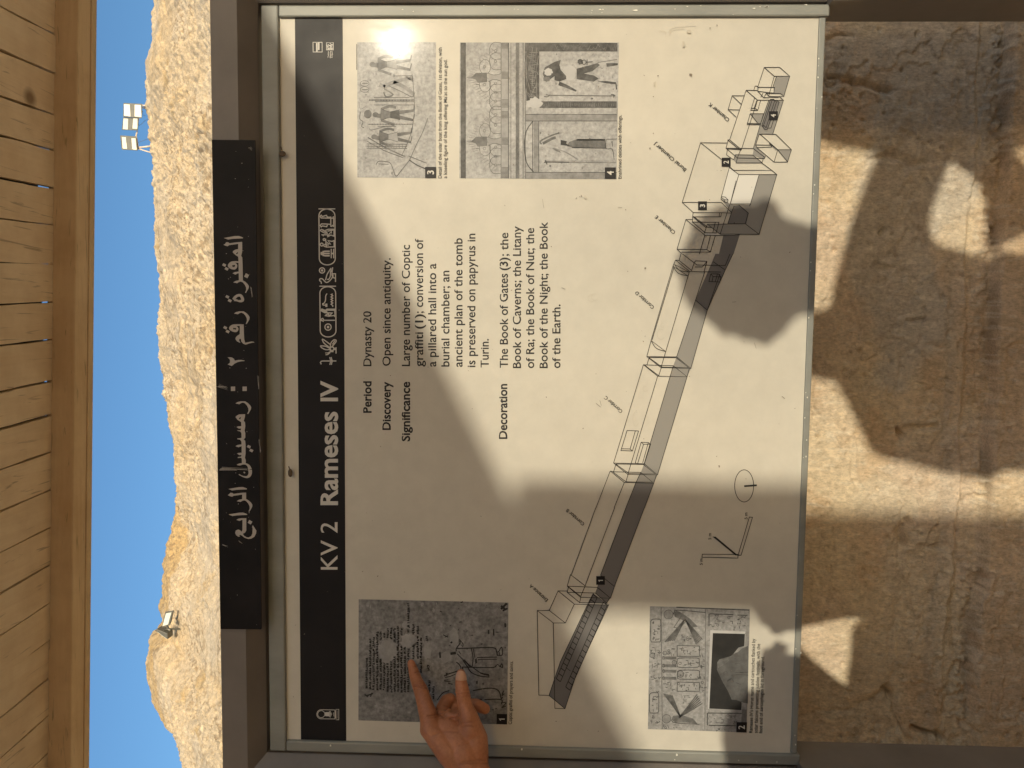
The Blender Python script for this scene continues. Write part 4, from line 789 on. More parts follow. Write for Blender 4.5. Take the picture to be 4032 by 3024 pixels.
rows = [(178, 1140, 760), (220, 1150, 530), (262, 1155, 500), (305, 1160, 440), (348, 1155, 450), (390, 1160, 460), (432, 1180, 410), (474, 1185, 400), (516, 1185, 390), (556, 1185, 380), (598, 1185, 400), (640, 1185, 480), (682, 1180, 90), (742, 780, 360), (796, 780, 370), (835, 950, 500), (905, 560, 490), (925, 920, 840), (935, 1190, 1020), (985, 1270, 1100)]
patches = [(420, 680, 110, 150), (670, 565, 95, 90), (640, 370, 45, 48)]
for bx, y0, y1 in rows:
    y = y0
    while y > y1+16:
        lw = random.uniform(13, 21); xb = bx+random.uniform(-4, 4); h = random.uniform(20, 29)
        if not any(((xb-a)/c)**2+((y-b)/d)**2 < 1 for a, b, c, d in patches):
            for q in range(random.choice((2, 2, 3))):
                r = random.random(); yy = y-lw*random.choice((0.1, 0.45, 0.8))
                if r < .45: st(c1, [(xb, yy), (xb-h, yy-random.uniform(-4, 4))], 2.1)
                elif r < .7: st(c1, [(xb-h*random.choice((0, .5, 1)), y), (xb-h*random.choice((0, .5, 1)), y-lw*.8)], 2.0)
                else: st(c1, [(xb, y), (xb-h*.9, y-lw*.5), (xb, y-lw*.85)], 1.9, sm=0)
        y -= lw+random.uniform(2, 9)
for pts, w in (([(1255, 655), (1400, 652), (1690, 645), (1735, 690), (1745, 745)], 2.6), ([(1320, 880), (1500, 885), (1700, 885), (1735, 852)], 2.4), ([(1430, 655), (1452, 770), (1440, 880)], 2.2), ([(1455, 660), (1475, 770)], 1.8), ([(1250, 690), (1250, 655), (1295, 590), (1285, 560)], 2.6), ([(1325, 640), (1330, 600), (1285, 545)], 2), ([(1178, 720), (1245, 708)], 6),
               ([(1250, 820), (1285, 850), (1305, 905), (1230, 940), (1150, 965), (1100, 990)], 2.6), ([(1240, 965), (1170, 995), (1110, 1005)], 2), ([(1150, 965), (1130, 955), (1135, 990)], 2), ([(1325, 880), (1330, 918)], 2.8), ([(1330, 800), (1380, 870), (1430, 945), (1540, 990), (1650, 1000)], 2.6), ([(1345, 790), (1400, 850), (1470, 900), (1545, 950), (1645, 970)], 2.2), ([(1540, 955), (1650, 985)], 3), ([(1260, 720), (1340, 800), (1420, 880)], 2.2), ([(1300, 720), (1280, 690)], 2),
               ([(1500, 765), (1620, 762), (1740, 760)], 2.2), ([(1510, 790), (1740, 785)], 2), ([(1740, 735), (1805, 735), (1802, 650), (1785, 650), (1765, 690), (1740, 700)], 2.2), ([(1770, 735), (1770, 700)], 2), ([(1740, 850), (1760, 850)], 2), ([(1760, 862), (1808, 885), (1800, 840), (1775, 880)], 2.4),
               ([(1450, 1165), (1600, 1140), (1710, 1140), (1770, 1180), (1792, 1260), (1810, 1240)], 2.8), ([(1590, 1275), (1790, 1272), (1795, 1330)], 2.6), ([(1790, 1310), (1850, 1315), (1800, 1370), (1850, 1350)], 2.2), ([(1020, 1280), (1060, 1220), (1100, 1185), (1165, 1165)], 2.2), ([(1520, 1270), (1560, 1275)], 2.4), ([(1800, 1210), (1825, 1165), (1800, 1230), (1830, 1200)], 2), ([(1105, 1050), (1180, 1060)], 1.8), ([(1150, 1075), (1205, 1090)], 2.2), ([(1100, 1040), (1150, 1035)], 1.8), ([(1090, 490), (1150, 520)], 2), ([(1110, 520), (1150, 500)], 1.8), ([(1050, 700), (1055, 770)], 4), ([(1180, 590), (1200, 575)], 4), ([(1640, 430), (1640, 480)], 3), ([(1700, 420), (1702, 500)], 3), ([(1840, 350), (1842, 400)], 4), ([(1790, 140), (1850, 190)], 5), ([(1790, 180), (1860, 110)], 5), ([(1810, 200), (1870, 170)], 4), ([(1300, 100), (1330, 90)], 3), ([(1050, 205), (1080, 215)], 2), ([(160, 1230), (240, 1200)], 3), ([(140, 1210), (180, 1240)], 3), ([(210, 1240), (230, 1190)], 2.6)): st(c1, pts, w)
ml.ppoly(c1([(1475, 790), (1495, 770), (1500, 830), (1480, 845)]), 1.8, K); ml.ppoly(c1([(1490, 1050), (1510, 1045), (1505, 1090), (1492, 1085)]), 1.8, K)
ml.build('photo_image', INK, ph, face=True)
number_tag(ph, '1', [(1955.6, 2811), (1996.5, 2812), (1996, 2852.5), (1955.2, 2851)], 23)
caption(ph, ('Coptic graffiti of prayers and saints.', (2015.4, 2852), (2020.2, 2602.5)))

STW = 1.15
# 3: boat relief with standing figures (light)
c3 = Crop(1390, 130, 2.067)
ph = photo(c3([(35, 75), (675, 75), (675, 1180), (35, 1175)]), M['ph3']); ml = MB()
def figure(c, xh, xf, y, s=1.0, mat=MD, arms=1, kilt=PL, f=-1):
    h = xf-xh                                        # head at xh, feet at xf (picture left is up); f: which way it faces
    X_ = lambda t: xh+h*t
    ml.pell(c([(X_(0.07), y)])[0], h*0.075/c.k, h*0.062/c.k*s, 1.7, mat, 14)
    ml.ppoly(c([(X_(0.03), y-f*h*0.05), (X_(0.2), y-f*h*0.085), (X_(0.2), y+f*h*0.03), (X_(0.06), y+f*h*0.02)]), 1.6, mat)
    ml.ppoly(c([(X_(0.19), y-h*0.14), (X_(0.24), y-h*0.13), (X_(0.42), y-h*0.06), (X_(0.42), y+h*0.06), (X_(0.24), y+h*0.13), (X_(0.19), y+h*0.13)]), 1.6, mat)
    ml.ppoly(c([(X_(0.42), y-h*0.075), (X_(0.63), y-h*0.12), (X_(0.66), y+h*0.12), (X_(0.42), y+h*0.075)]), 1.7, kilt)
    ml.ppoly(c([(X_(0.63), y-h*0.10), (X_(0.98), y-h*0.13), (X_(0.98), y-h*0.07), (X_(0.63), y-h*0.01)]), 1.6, mat); ml.ppoly(c([(X_(0.63), y+h*0.01), (X_(0.98), y+h*0.10), (X_(0.98), y+h*0.16), (X_(0.63), y+h*0.10)]), 1.6, mat)
    st(c, [(X_(0.98), y+h*0.10), (X_(1.0), y+h*0.10+f*h*0.12)], 3.5, mat); st(c, [(X_(0.98), y-h*0.10), (X_(1.0), y-h*0.10+f*h*0.12)], 3.5, mat)
    if arms:
        st(c, [(X_(0.2), y-h*0.13), (X_(0.4), y-h*0.20), (X_(0.56), y-h*0.17)], h*0.045/c.k*1.2, mat); st(c, [(X_(0.2), y+h*0.13), (X_(0.38), y+h*0.19), (X_(0.52), y+h*0.24)], h*0.045/c.k*1.2, mat)
    for a, b in ((0.19, -0.14), (0.19, 0.13)): pass
    st(c, [(X_(0.2), y-h*0.145), (X_(0.42), y-h*0.065), (X_(0.65), y-h*0.125)], 1.6, DK, 1.9); st(c, [(X_(0.2), y+h*0.135), (X_(0.42), y+h*0.065), (X_(0.65), y+h*0.125)], 1.4, DK, 1.9)
figure(c3, 150, 480, 845, mat=MD); figure(c3, 160, 500, 665, mat=MD, kilt=DK); figure(c3, 135, 475, 255, mat=MD, kilt=SF)
ml.pell(c3([(120, 660)])[0], 13, 15, 1.7, MD, 16); ml.pring(c3([(120, 660)])[0], 14, 16, 1.6, 1.9, DK)
st(c3, [(250, 440), (330, 400), (490, 360)], 12, SF); st(c3, [(330, 400), (420, 440), (495, 500)], 12, SF); st(c3, [(215, 420), (260, 440)], 14, SF); st(c3, [(255, 455), (325, 500), (270, 520), (250, 480)], 5, MD); st(c3, [(430, 350), (490, 390)], 7, SF); st(c3, [(290, 430), (400, 480), (480, 520), (500, 490)], 2, DK); st(c3, [(330, 350), (480, 345)], 2, MD)
st(c3, [(190, 1070), (205, 1045), (260, 1045), (305, 1060), (330, 1120), (352, 1165), (400, 1110), (460, 1035)], 3.0, MD); st(c3, [(205, 1065), (290, 1070)], 2, MD)
st(c3, [(460, 1035), (520, 900), (570, 800), (610, 690)], 2.2, MD); st(c3, [(395, 1000), (450, 880), (480, 780), (498, 640), (495, 480), (480, 330)], 2, MD); st(c3, [(460, 1035), (520, 1075), (590, 1105)], 4, DK); st(c3, [(450, 1000), (600, 1060)], 3, MD)
for y in (905, 925, 940): st(c3, [(110, y-3), (440, y)], 2.4, MD, 1.9)
for i in range(14): st(c3, [(125+i*23, 905), (125+i*23, 940)], 2.2, SF, 1.8)
st(c3, [(120, 850), (260, 930), (420, 1005)], 4, MD); st(c3, [(115, 880), (250, 955), (410, 1015)], 3, MD)
for y, a, b in ((545, 130, 500), (557, 180, 500), (525, 170, 460), (742, 120, 485), (760, 200, 350), (585, 170, 500)): st(c3, [(a, y), (b, y)], 2.2 if y != 545 else 4, MD)
for i in range(16): st(c3, [(135+i*23, 540), (135+i*23, 552)], 2.2, DK, 1.9); st(c3, [(135+i*22, 738), (135+i*22, 746)], 2.2, DK, 1.9)
st(c3, [(60, 640), (55, 700), (80, 720), (70, 760), (90, 770)], 3, MD); st(c3, [(50, 560), (60, 620), (110, 590)], 2, SF); st(c3, [(130, 770), (150, 790), (260, 760), (340, 755)], 2, MD)
for y in (460, 410): ml.pring(c3([(95, y)])[0], 17, 11, 2, 1.8, MD); st(c3, [(75, y), (120, y)], 3, MD)
st(c3, [(360, 165), (385, 190)], 3, DK); st(c3, [(30, 90), (30, 300)], 2, DK); st(c3, [(40, 940), (110, 960), (190, 970)], 2, PL)
for i in range(30): blob_(c3, random.uniform(60, 650), random.uniform(90, 1150), random.uniform(3, 10), random.uniform(3, 14), random.choice((SF, PL, SF)), 1.3, 0.4)
ml.build('photo_image', INK, ph, face=True)
number_tag(ph, '3', rect(1674, 1717, 657, 700.5), 25)
caption(ph, ('Detail of the solar boat from the Book of Gates, 1st division, with', (1739, 702), (1739.5, 187)), ("a kneeling figure of the king offering Ma'at to the sun god.", (1760, 702), (1760.3, 234)))

# 4: two enshrined figures below a frieze of offerings
ph = photo(c3([(870, 77), (2165, 77), (2145, 1190), (865, 1182)]), M['ph3']); ml = MB()
def q4(x0, x1, y0, y1, mat, layer=1.4): ml.ppoly(c3([(x0, y0), (x1, y0), (x1, y1), (x0, y1)]), layer, mat)
q4(876, 914, 78, 1182, DK); q4(1208, 1262, 78, 1184, PL)
for y0, y1 in ((82, 130), (318, 378), (543, 604), (640, 692), (855, 912), (1095, 1183)):
    k = y0
    while k < y1: st(c3, [(1210, k), (1262, k)], 1.7, DK); k += 10
for x, w, mt in ((1205, 2.2, MD), (1265, 2.6, DK), (1285, 1.8, MD), (1335, 9, MD), (1350, 2.2, DK), (1385, 5, SF), (1402, 2.4, MD), (915, 2, K)): st(c3, [(x, 79), (x, 1184)], w, mt)
for cy in (360, 880):
    for dx, dy in ((0, -215), (0, -130), (0, 50), (0, 125), (0, 195)):
        ml.pring(c3([(1160, cy+dy)])[0], 24, 34, 2.2, 1.7, MD, 20, math.pi*0.5, math.pi*1.5); ml.pring(c3([(1160, cy+dy)])[0], 5, 5, 1.7, 1.7, MD)
        ml.pline(c3([(1160, cy+dy-70), (1205, cy+dy-66)]), 2, 1.7, MD); ml.pline(c3([(1160, cy+dy+70), (1205, cy+dy+66)]), 2, 1.7, MD)
    for dy in (-85, 60): ml.pring(c3([(1075, cy+dy)])[0], 22, 29, 2.2, 1.7, MD); ml.pring(c3([(1070, cy+dy)])[0], 5, 5, 1.7, 1.7, MD)
    ml.ppoly(c3([(960, cy+5), (1000, cy-35), (1090, cy-38), (1092, cy+38), (1015, cy+45), (1000, cy+20)]), 1.9, MD); st(c3, [(925, cy), (965, cy+2)], 2, MD); st(c3, [(1000, cy+60), (1030, cy+62), (1030, cy+75)], 3, MD)
    ml.ppoly(c3([(1100, cy-32), (1150, cy-18), (1205, cy-30), (1205, cy+32), (1150, cy+18), (1100, cy+36)]), 1.95, PL); st(c3, [(1100, cy-32), (1150, cy-18), (1205, cy-30)], 2, MD, 2); st(c3, [(1100, cy+36), (1150, cy+18), (1205, cy+32)], 2, MD, 2)
    for i in range(26):
        t = (i-12.5)/12.5; x0 = 935+190*abs(t)**1.4; st(c3, [(x0, cy+t*235), (x0+38, cy+t*200)], 1.8, SF)
q4(1405, 2152, 80, 150, DK, 1.5); q4(1520, 2146, 556, 610, DK, 1.5); q4(1405, 2148, 662, 716, SF, 1.5); q4(1400, 2146, 1136, 1186, SF, 1.5); q4(1410, 1516, 150, 552, DK, 1.5); q4(1470, 1512, 716, 1132, SF, 1.5)
for i in range(48): st(c3, [(random.uniform(1410, 1510), random.uniform(90, 545)), (random.uniform(1410, 1510), random.uniform(90, 545))], 1.3, SF, 1.7) if i < 14 else st(c3, [(1420+15.5*i % 720, random.uniform(85, 145)), (1435+15.5*i % 720, random.uniform(85, 145))], 1.5, MD, 1.7)
for i in range(24): y = 160+i*15.5; st(c3, [(random.uniform(1425, 1455), y), (random.uniform(1470, 1505), y+random.uniform(-8, 8))], 1.7, SF, 1.7)
for i in range(40): x = 1530+i*15; st(c3, [(x, 560+random.uniform(0, 20)), (x+random.uniform(-4, 8), 590+random.uniform(0, 18))], 1.6, MD, 1.7)
for y in (662, 716, 1134): st(c3, [(1405, y), (2147, y)], 2.2, DK, 1.7)
blob_(c3, 1480, 570, 62, 48, WH, 1.9)
st(c3, [(1465, 716), (1410, 800), (1395, 930), (1415, 1060), (1470, 1132)], 3.4, DK); st(c3, [(1462, 716), (1462, 1132)], 2.4, DK); st(c3, [(1512, 716), (1512, 1132)], 2.4, DK); st(c3, [(1430, 80), (1405, 200), (1400, 320), (1412, 470), (1450, 548)], 3, MD)
# right figure
ml.ppoly(c3([(1545, 330), (1560, 280), (1640, 235), (1690, 220), (1680, 260), (1690, 300), (1735, 350), (1735, 375), (1680, 395), (1640, 385), (1640, 350), (1600, 380), (1560, 380)]), 1.8, DK); blob_(c3, 1590, 315, 36, 30, WH, 1.9); blob_(c3, 1575, 375, 30, 22, MD, 2.0)
ml.ppoly(c3([(1670, 425), (1680, 395), (1740, 420), (1820, 465), (1815, 478), (1730, 445)]), 1.8, DK); blob_(c3, 1760, 320, 50, 60, WH, 1.7)
ml.ppoly(c3([(1820, 290), (1990, 245), (2010, 260), (1950, 310), (1880, 330), (1960, 345), (2000, 370), (1960, 395), (1820, 375)]), 1.8, DK); ml.ppoly(c3([(2060, 245), (2155, 245), (2155, 262), (2065, 275)]), 1.8, DK); ml.ppoly(c3([(1990, 395), (2060, 390), (2140, 400), (2140, 418), (2060, 408)]), 1.8, DK); st(c3, [(2140, 410), (2145, 460)], 4, DK); st(c3, [(1990, 240), (2150, 215)], 2, MD)
blob_(c3, 1850, 235, 22, 22, DK, 1.8); ml.pring(c3([(1880, 238)])[0], 8, 9, 2.6, 1.8, DK); st(c3, [(1895, 238), (1950, 234)], 3, DK); st(c3, [(1905, 215), (1905, 262)], 3, DK)
st(c3, [(1570, 500), (1600, 506), (1760, 508), (2100, 512), (2120, 505)], 3.4, MD); st(c3, [(1555, 515), (1580, 520), (1600, 506)], 3, DK); st(c3, [(2100, 500), (2125, 505), (2120, 525)], 3, DK)
# left figure
st(c3, [(1535, 905), (1525, 880), (1600, 840), (1680, 812)], 5, MD); st(c3, [(1545, 900), (1620, 860), (1650, 850)], 9, MD); ml.ppoly(c3([(1690, 870), (1740, 880), (1735, 900), (1770, 920), (1690, 910)]), 1.8, K)
ml.ppoly(c3([(1760, 885), (1830, 862), (2050, 862), (2060, 935), (1800, 935), (1740, 920)]), 1.8, MD); st(c3, [(1820, 870), (2050, 870)], 4, DK); st(c3, [(1780, 932), (2060, 938)], 2.2, DK); st(c3, [(2060, 865), (2060, 940), (2110, 945), (2125, 1030)], 2.2, DK); st(c3, [(2065, 865), (2150, 862)], 2, DK); st(c3, [(2110, 880), (2112, 925)], 2, DK)
ml.ppoly(c3([(1620, 935), (1680, 945), (1690, 975), (1650, 960)]), 1.8, MD); st(c3, [(1640, 940), (1720, 965), (1800, 1010), (1830, 1030)], 4, SF); st(c3, [(1560, 1055), (1580, 1050), (1760, 1052)], 4, DK); st(c3, [(1565, 1035), (1580, 1070)], 4, DK); st(c3, [(1760, 1052), (2140, 1056)], 2, MD); st(c3, [(1560, 1040), (2140, 1042)], 1.4, SF)
for i in range(70): blob_(c3, random.uniform(1520, 2130), random.uniform(160, 1130), random.uniform(2, 9), random.uniform(2, 10), random.choice((SF, PL, SF, MD)), 1.3, 0.4)
ml.build('photo_image', INK, ph, face=True)
number_tag(ph, '4', rect(2381.6, 2425, 659, 703.5), 25)
caption(ph, ('Enshrined deities with offerings.', (2447.5, 704), (2447.5, 453)))

STW = 1.35
# 2: carved doorway with cartouches and winged birds, dark opening, broken stone lid in front
c2 = Crop(2520, 2360, 3.073)
M['ph2'] = printed('photo_carved_wall', G(0.26), G(0.38), 16, fine=(170, 0.60, 1.25)); M['ph_stone'] = printed('photo_stone_lid', G(0.085), G(0.15), 30, fine=(110, 0.8, 1.2))
ph = photo(c2([(120, 82), (1330, 118), (1290, 1610), (95, 1570)]), M['ph2']); ml = MB(); INK2 = INK+[M['ph_stone']]
for pts in ([(255, 90), (270, 1570)], [(795, 120), (785, 1570)]): st(c2, pts, 2.2, MD, sm=0)
st(c2, [(800, 125), (790, 1570)], 3, PL, 1.6, 0)
def cart2(xa, xb, y0, y1, horiz):
    st(c2, [(xa, y0+25), (xa+25, y0), (xb-25, y0), (xb, y0+25), (xb, y1-25), (xb-25, y1), (xa+25, y1), (xa, y1-25), (xa, y0+25)], 2.2, DK, 1.8, 2)
    ml.ppoly(c2([(xa+8, y0+12), (xb-8, y0+12), (xb-8, y1-12), (xa+8, y1-12)]), 1.5, PL)
cart2(130, 250, 240, 515, 1); cart2(115, 225, 1130, 1375, 1); cart2(450, 715, 710, 822, 0); cart2(455, 718, 858, 965, 0)
for y0, y1 in ((558, 690), (1000, 1112)):
    ml.ppoly(c2([(450, y0), (715, y0+10), (715, y1), (450, y1)]), 1.5, PL); st(c2, [(450, y0), (718, y0+8), (718, y1), (450, y1), (450, y0)], 2.2, DK, 1.8, 0)
for (x0, x1, y0, y1, n) in ((145, 238, 260, 500, 20), (128, 212, 1150, 1360, 15), (470, 700, 730, 805, 16), (480, 700, 872, 950, 14), (465, 705, 575, 680, 18), (465, 705, 1010, 1100, 16), (125, 235, 560, 1110, 34), (845, 1020, 150, 320, 16), (1070, 1280, 190, 370, 20), (830, 1010, 1390, 1500, 12), (1060, 1160, 1400, 1510, 12), (275, 430, 570, 690, 10), (275, 430, 1000, 1110, 10), (285, 470, 1500, 1560, 10), (500, 640, 430, 530, 12), (500, 620, 1160, 1260, 10), (730, 780, 600, 1120, 22), (130, 230, 1400, 1540, 8), (820, 1280, 1560, 1600, 10)):
    for i in range(n):
        a, b = random.uniform(x0, x1), random.uniform(y0, y1); h = random.uniform(14, 42); r = random.random()
        if r < .4: st(c2, [(a, b), (min(x1, a+h), b+random.uniform(-5, 5))], 2.0, random.choice((DK, MD)))
        elif r < .7: st(c2, [(a, b), (a+random.uniform(-5, 5), min(y1, b+h))], 2.0, random.choice((DK, MD)))
        elif r < .85: ml.pring(c2([(a, b)])[0], h/8, h/8, 1.8, 1.8, DK, 12)
        else: st(c2, [(a, b), (a+h*.5, b+h*.4), (a+h, b)], 2.0, DK)
for cx, cy, r in ((345, 182, 55), (322, 1445, 52), (150, 678, 30), (490, 905, 40), (415, 765, 28), (300, 650, 24)): ml.pell(c2([(cx, cy)])[0], r/3.073, r/3.073, 1.6, SF); ml.pring(c2([(cx, cy)])[0], r/3.073, r/3.073, 2, 1.8, DK, 22)
for y0 in (690, 785, 850, 935): ml.ppoly(c2([(275, y0), (440, y0+2), (440, y0+38), (280, y0+36)]), 1.6, MD); ml.pring(c2([(285, y0+18)])[0], 5, 6, 2, 1.8, DK)
def wing(base, tips, mat=MD):
    for i, (a, b) in enumerate(tips): st(c2, [base, ((base[0]+a)/2+4, (base[1]+b)/2), (a, b)], 3.4, mat, 1.7); st(c2, [(base[0]+3, base[1]+3), (a+6, b)], 1.2, DK, 1.85, 0)
wing((545, 235), [(300+i*22, 515-i*3) for i in range(6)]); wing((545, 240), [(680+i*14, 545-i*12) for i in range(6)]); wing((490, 1425), [(285+i*20, 1140+i*4) for i in range(6)]); wing((470, 1430), [(690+i*12, 1150+i*22) for i in range(6)])
ml.ppoly(c2([(405, 160), (440, 135), (480, 150), (600, 230), (700, 330), (640, 340), (540, 260), (420, 210)]), 1.65, MD); ml.ppoly(c2([(380, 1455), (430, 1490), (560, 1490), (700, 1510), (640, 1440), (500, 1400), (400, 1410)]), 1.65, MD)
st(c2, [(400, 190), (415, 150), (460, 130), (795, 160)], 2.4, DK); st(c2, [(380, 1460), (430, 1495), (720, 1512)], 2.4, DK); st(c2, [(500, 205), (410, 340), (480, 350), (560, 260)], 2, DK, sm=0)
for a in ((840, 175, 1130, 185), (835, 175, 835, 325), (1180, 190, 1300, 195), (820, 1375, 1230, 1380), (815, 1375, 815, 1525), (440, 95, 1320, 130), (830, 1525, 1160, 1528)): st(c2, [(a[0], a[1]), (a[2], a[3])], 3, DK, sm=0)
ml.ppoly(c2([(850, 372), (1275, 390), (1268, 418), (882, 408), (838, 1322), (820, 1330)]), 1.9, WH); ml.ppoly(c2([(1225, 1300), (1235, 1320), (1230, 1370), (838, 1340), (838, 1320)]), 1.9, PL)
ml.ppoly(c2([(882, 408), (1268, 418), (1225, 1340), (838, 1320)]), 2.0, K)
ml.ppoly(c2([(1328, 220), (1320, 560), (1270, 565), (1275, 500), (1290, 350), (1300, 220)]), 2.1, SF)
ml.ppoly(c2([(1312, 560), (1305, 1260), (1250, 1250), (1160, 1215), (1110, 1215), (1065, 1110), (1000, 1000), (930, 850), (935, 760), (960, 725), (1050, 700), (1100, 685), (1130, 660), (1190, 585), (1270, 562)]), 2.3, 6)
ml.ppoly(c2([(945, 830), (935, 760), (960, 725), (1050, 700), (1115, 683), (1060, 760), (1000, 800)]), 2.5, MD); ml.ppoly(c2([(1130, 660), (1190, 585), (1270, 562), (1312, 560), (1240, 590), (1180, 640)]), 2.5, SF)
for pts in ([(1100, 870), (1180, 885), (1310, 880)], [(1105, 920), (1200, 910), (1310, 918)], [(1150, 780), (1230, 770)], [(1160, 1010), (1220, 1030)], [(1010, 890), (1040, 870), (1060, 895), (1035, 920), (1010, 890)], [(1055, 990), (1140, 930)], [(1050, 990), (1110, 960), (1130, 1000)]): st(c2, pts, 1.8, DK, 2.6)
ml.ppoly(c2([(1235, 1330), (1290, 1335), (1288, 1500), (1225, 1490)]), 2.2, MD)
ml.build('photo_image', INK2, ph, face=True)
number_tag(ph, '2', c2([(1168, 1485), (1295, 1487), (1290, 1612), (1165, 1608)]), 24)
caption(ph, ("Rameses IV's Horus name and cartouches flanked by", (2962.6, 2886), (2974, 2515)), ('solar falcons presenting jubilee festivals, with the', (2982.8, 2886.5), (2993.5, 2535)), ('foot end of sarcophagus lid in foreground.', (3001.6, 2888), (3009.7, 2584)))

# dirt specks, scratches and rubbed stains on the laminate
sp = MB()
for i in range(150):
    px, py = random.uniform(1120, 3190), random.uniform(80, 2900); r = random.choice((0.7, 0.9, 1.1, 1.6, 2.2))*random.uniform(.7, 1.2); e = random.uniform(.5, 1); a = random.uniform(0, 3)
    sp.pell((px, py), r*1.3, r*e, 6, 0, 7, 0.3, a)
cT, cS = Crop(2000, 0, 1.659), Crop(2000, 1000, 1.659)
for c, x, y, r in ((cT, 950, 870, 2.6), (cT, 950, 630, 2.4), (cT, 1195, 487, 6), (cT, 980, 495, 3), (cT, 480, 1280, 3), (cT, 770, 1370, 2.6), (cT, 470, 1285, 2), (cS, 897, 93, 4), (cS, 251, 935, 2.6), (cS, 491, 1140, 2.6), (cS, 1380, 1387, 4.5), (cS, 1520, 20, 2), (cS, 1187, 800, 2)): sp.pell(c([(x, y)])[0], r, r*.7, 6, 0, 9, .3, random.uniform(0, 3))
for c, pts, w in ((cT, [(885, 490), (895, 495)], 1.5), (cT, [(718, 1355), (745, 1355)], 1.5), (cT, [(225, 1300), (235, 1360)], 1), (cS, [(1465, 315), (1490, 312)], 1.5), (cS, [(1610, 580), (1622, 618)], 1.2), (cS, [(575, 975), (605, 1000)], 1.6), (cS, [(600, 955), (610, 990)], 1.2), (cS, [(350, 220), (375, 230)], 1.4), (cS, [(1790, 930), (1810, 945)], 2)): sp.pline(c(pts), w, 6)
for pts in ([(1050, 205), (1075, 180), (1130, 172), (1230, 165)], [(985, 200), (1025, 205), (1032, 245)], [(1055, 230), (1075, 195), (1150, 185)]): sp.pline(smooth_pts(cT(pts), 4), 1.3, 6, 1)
for c, x, y, ra, rb in ((cT, 1148, 285, 6, 12), (cT, 1180, 205, 10, 8), (cT, 958, 545, 5, 9), (cT, 505, 1290, 5, 8)): sp.pell(c([(x, y)])[0], ra, rb, 5.8, 1, 14, .3)
for (cx, cy, ra, rb) in ((545, 288, 15, 17), (568, 280, 16, 15), (1000, 525, 18, 24), (1010, 465, 8, 10), (835, 1078, 14, 34), (898, 880, 12, 12)): sp.pring(cS([(cx, cy)])[0], ra/1.2, rb/1.2, 0.9, 6, 1, 22, 0.6, 5.2)
M['smear'] = printed('rubbed_smear', (0.50, 0.46, 0.38), (0.56, 0.51, 0.42), 30)
sp.build('dirt_specks', [M['grime'], M['smear']], panel, face=True)
# small things caught in the edge of the frame
for px, py, s_ in ((1112, 606, 1), (1143, 1862, 0)):
    lb = MB(); p = at(px, py, -0.001)
    lb.ball(p, 0.0034, 0, 6, (1.9 if s_ == 0 else 1.2, 0.7, 1.0 if s_ == 0 else 1.5)); lb.tube([p+Vector((0.003, 0, 0)), p+Vector((0.010, -0.001, 0.002))], 0.0008, 6)
    tag(lb.build('dead_leaf', mottled('dry_leaf', (0.07, 0.045, 0.025), (0.13, 0.09, 0.05), 90, 0.7), None, smooth=True), 'brown scrap of leaf caught on the upper frame edge '+('above the hieroglyphs' if s_ else 'above the title letters'), 'leaf')

# ------------------------------------------------------------------ floodlights on the hill crest
M['flood'] = mottled('dark_grey_housing', (0.10, 0.105, 0.095), (0.15, 0.15, 0.135), 6, 0.45, metal=0.2)
m, N, L_, b = new_mat('frosted_lamp_glass'); b.inputs['Base Color'].default_value = (0.74, 0.78, 0.70, 1); b.inputs['Roughness'].default_value = 0.25; b.inputs['Coat Weight'].default_value = 0.6; M['lens'] = m
m, N, L_, b = new_mat('glint_lamp_glass'); b.inputs['Base Color'].default_value = (0.90, 0.92, 0.86, 1); b.inputs['Roughness'].default_value = 0.2; b.inputs['Coat Weight'].default_value = 1.0; M['lens_glint'] = m  # sun glint on the panes put into a whiter base colour
M['pipe'] = mottled('pale_painted_pipe', (0.66, 0.58, 0.50), (0.74, 0.66, 0.58), 6, 0.5)
cF = Crop(400, 350, 5.53); cG = Crop(550, 2350, 8.296)
def pts_at(c, pts, y): return [at(a, b_, y) for a, b_ in c(pts)]
def slab(c, quad, y0, y1, name, mat, parent, bev=0.01, shrink=1.0):
    f = pts_at(c, quad, y0); ctr = sum(f, Vector())/4; bk = [ctr+(p-ctr)*shrink for p in f]; bk = [Vector((p.x, y1, p.z)) for p in bk]
    mb = MB(); mb.hexa(f+bk); return mb.build(name, mat, parent, bev)
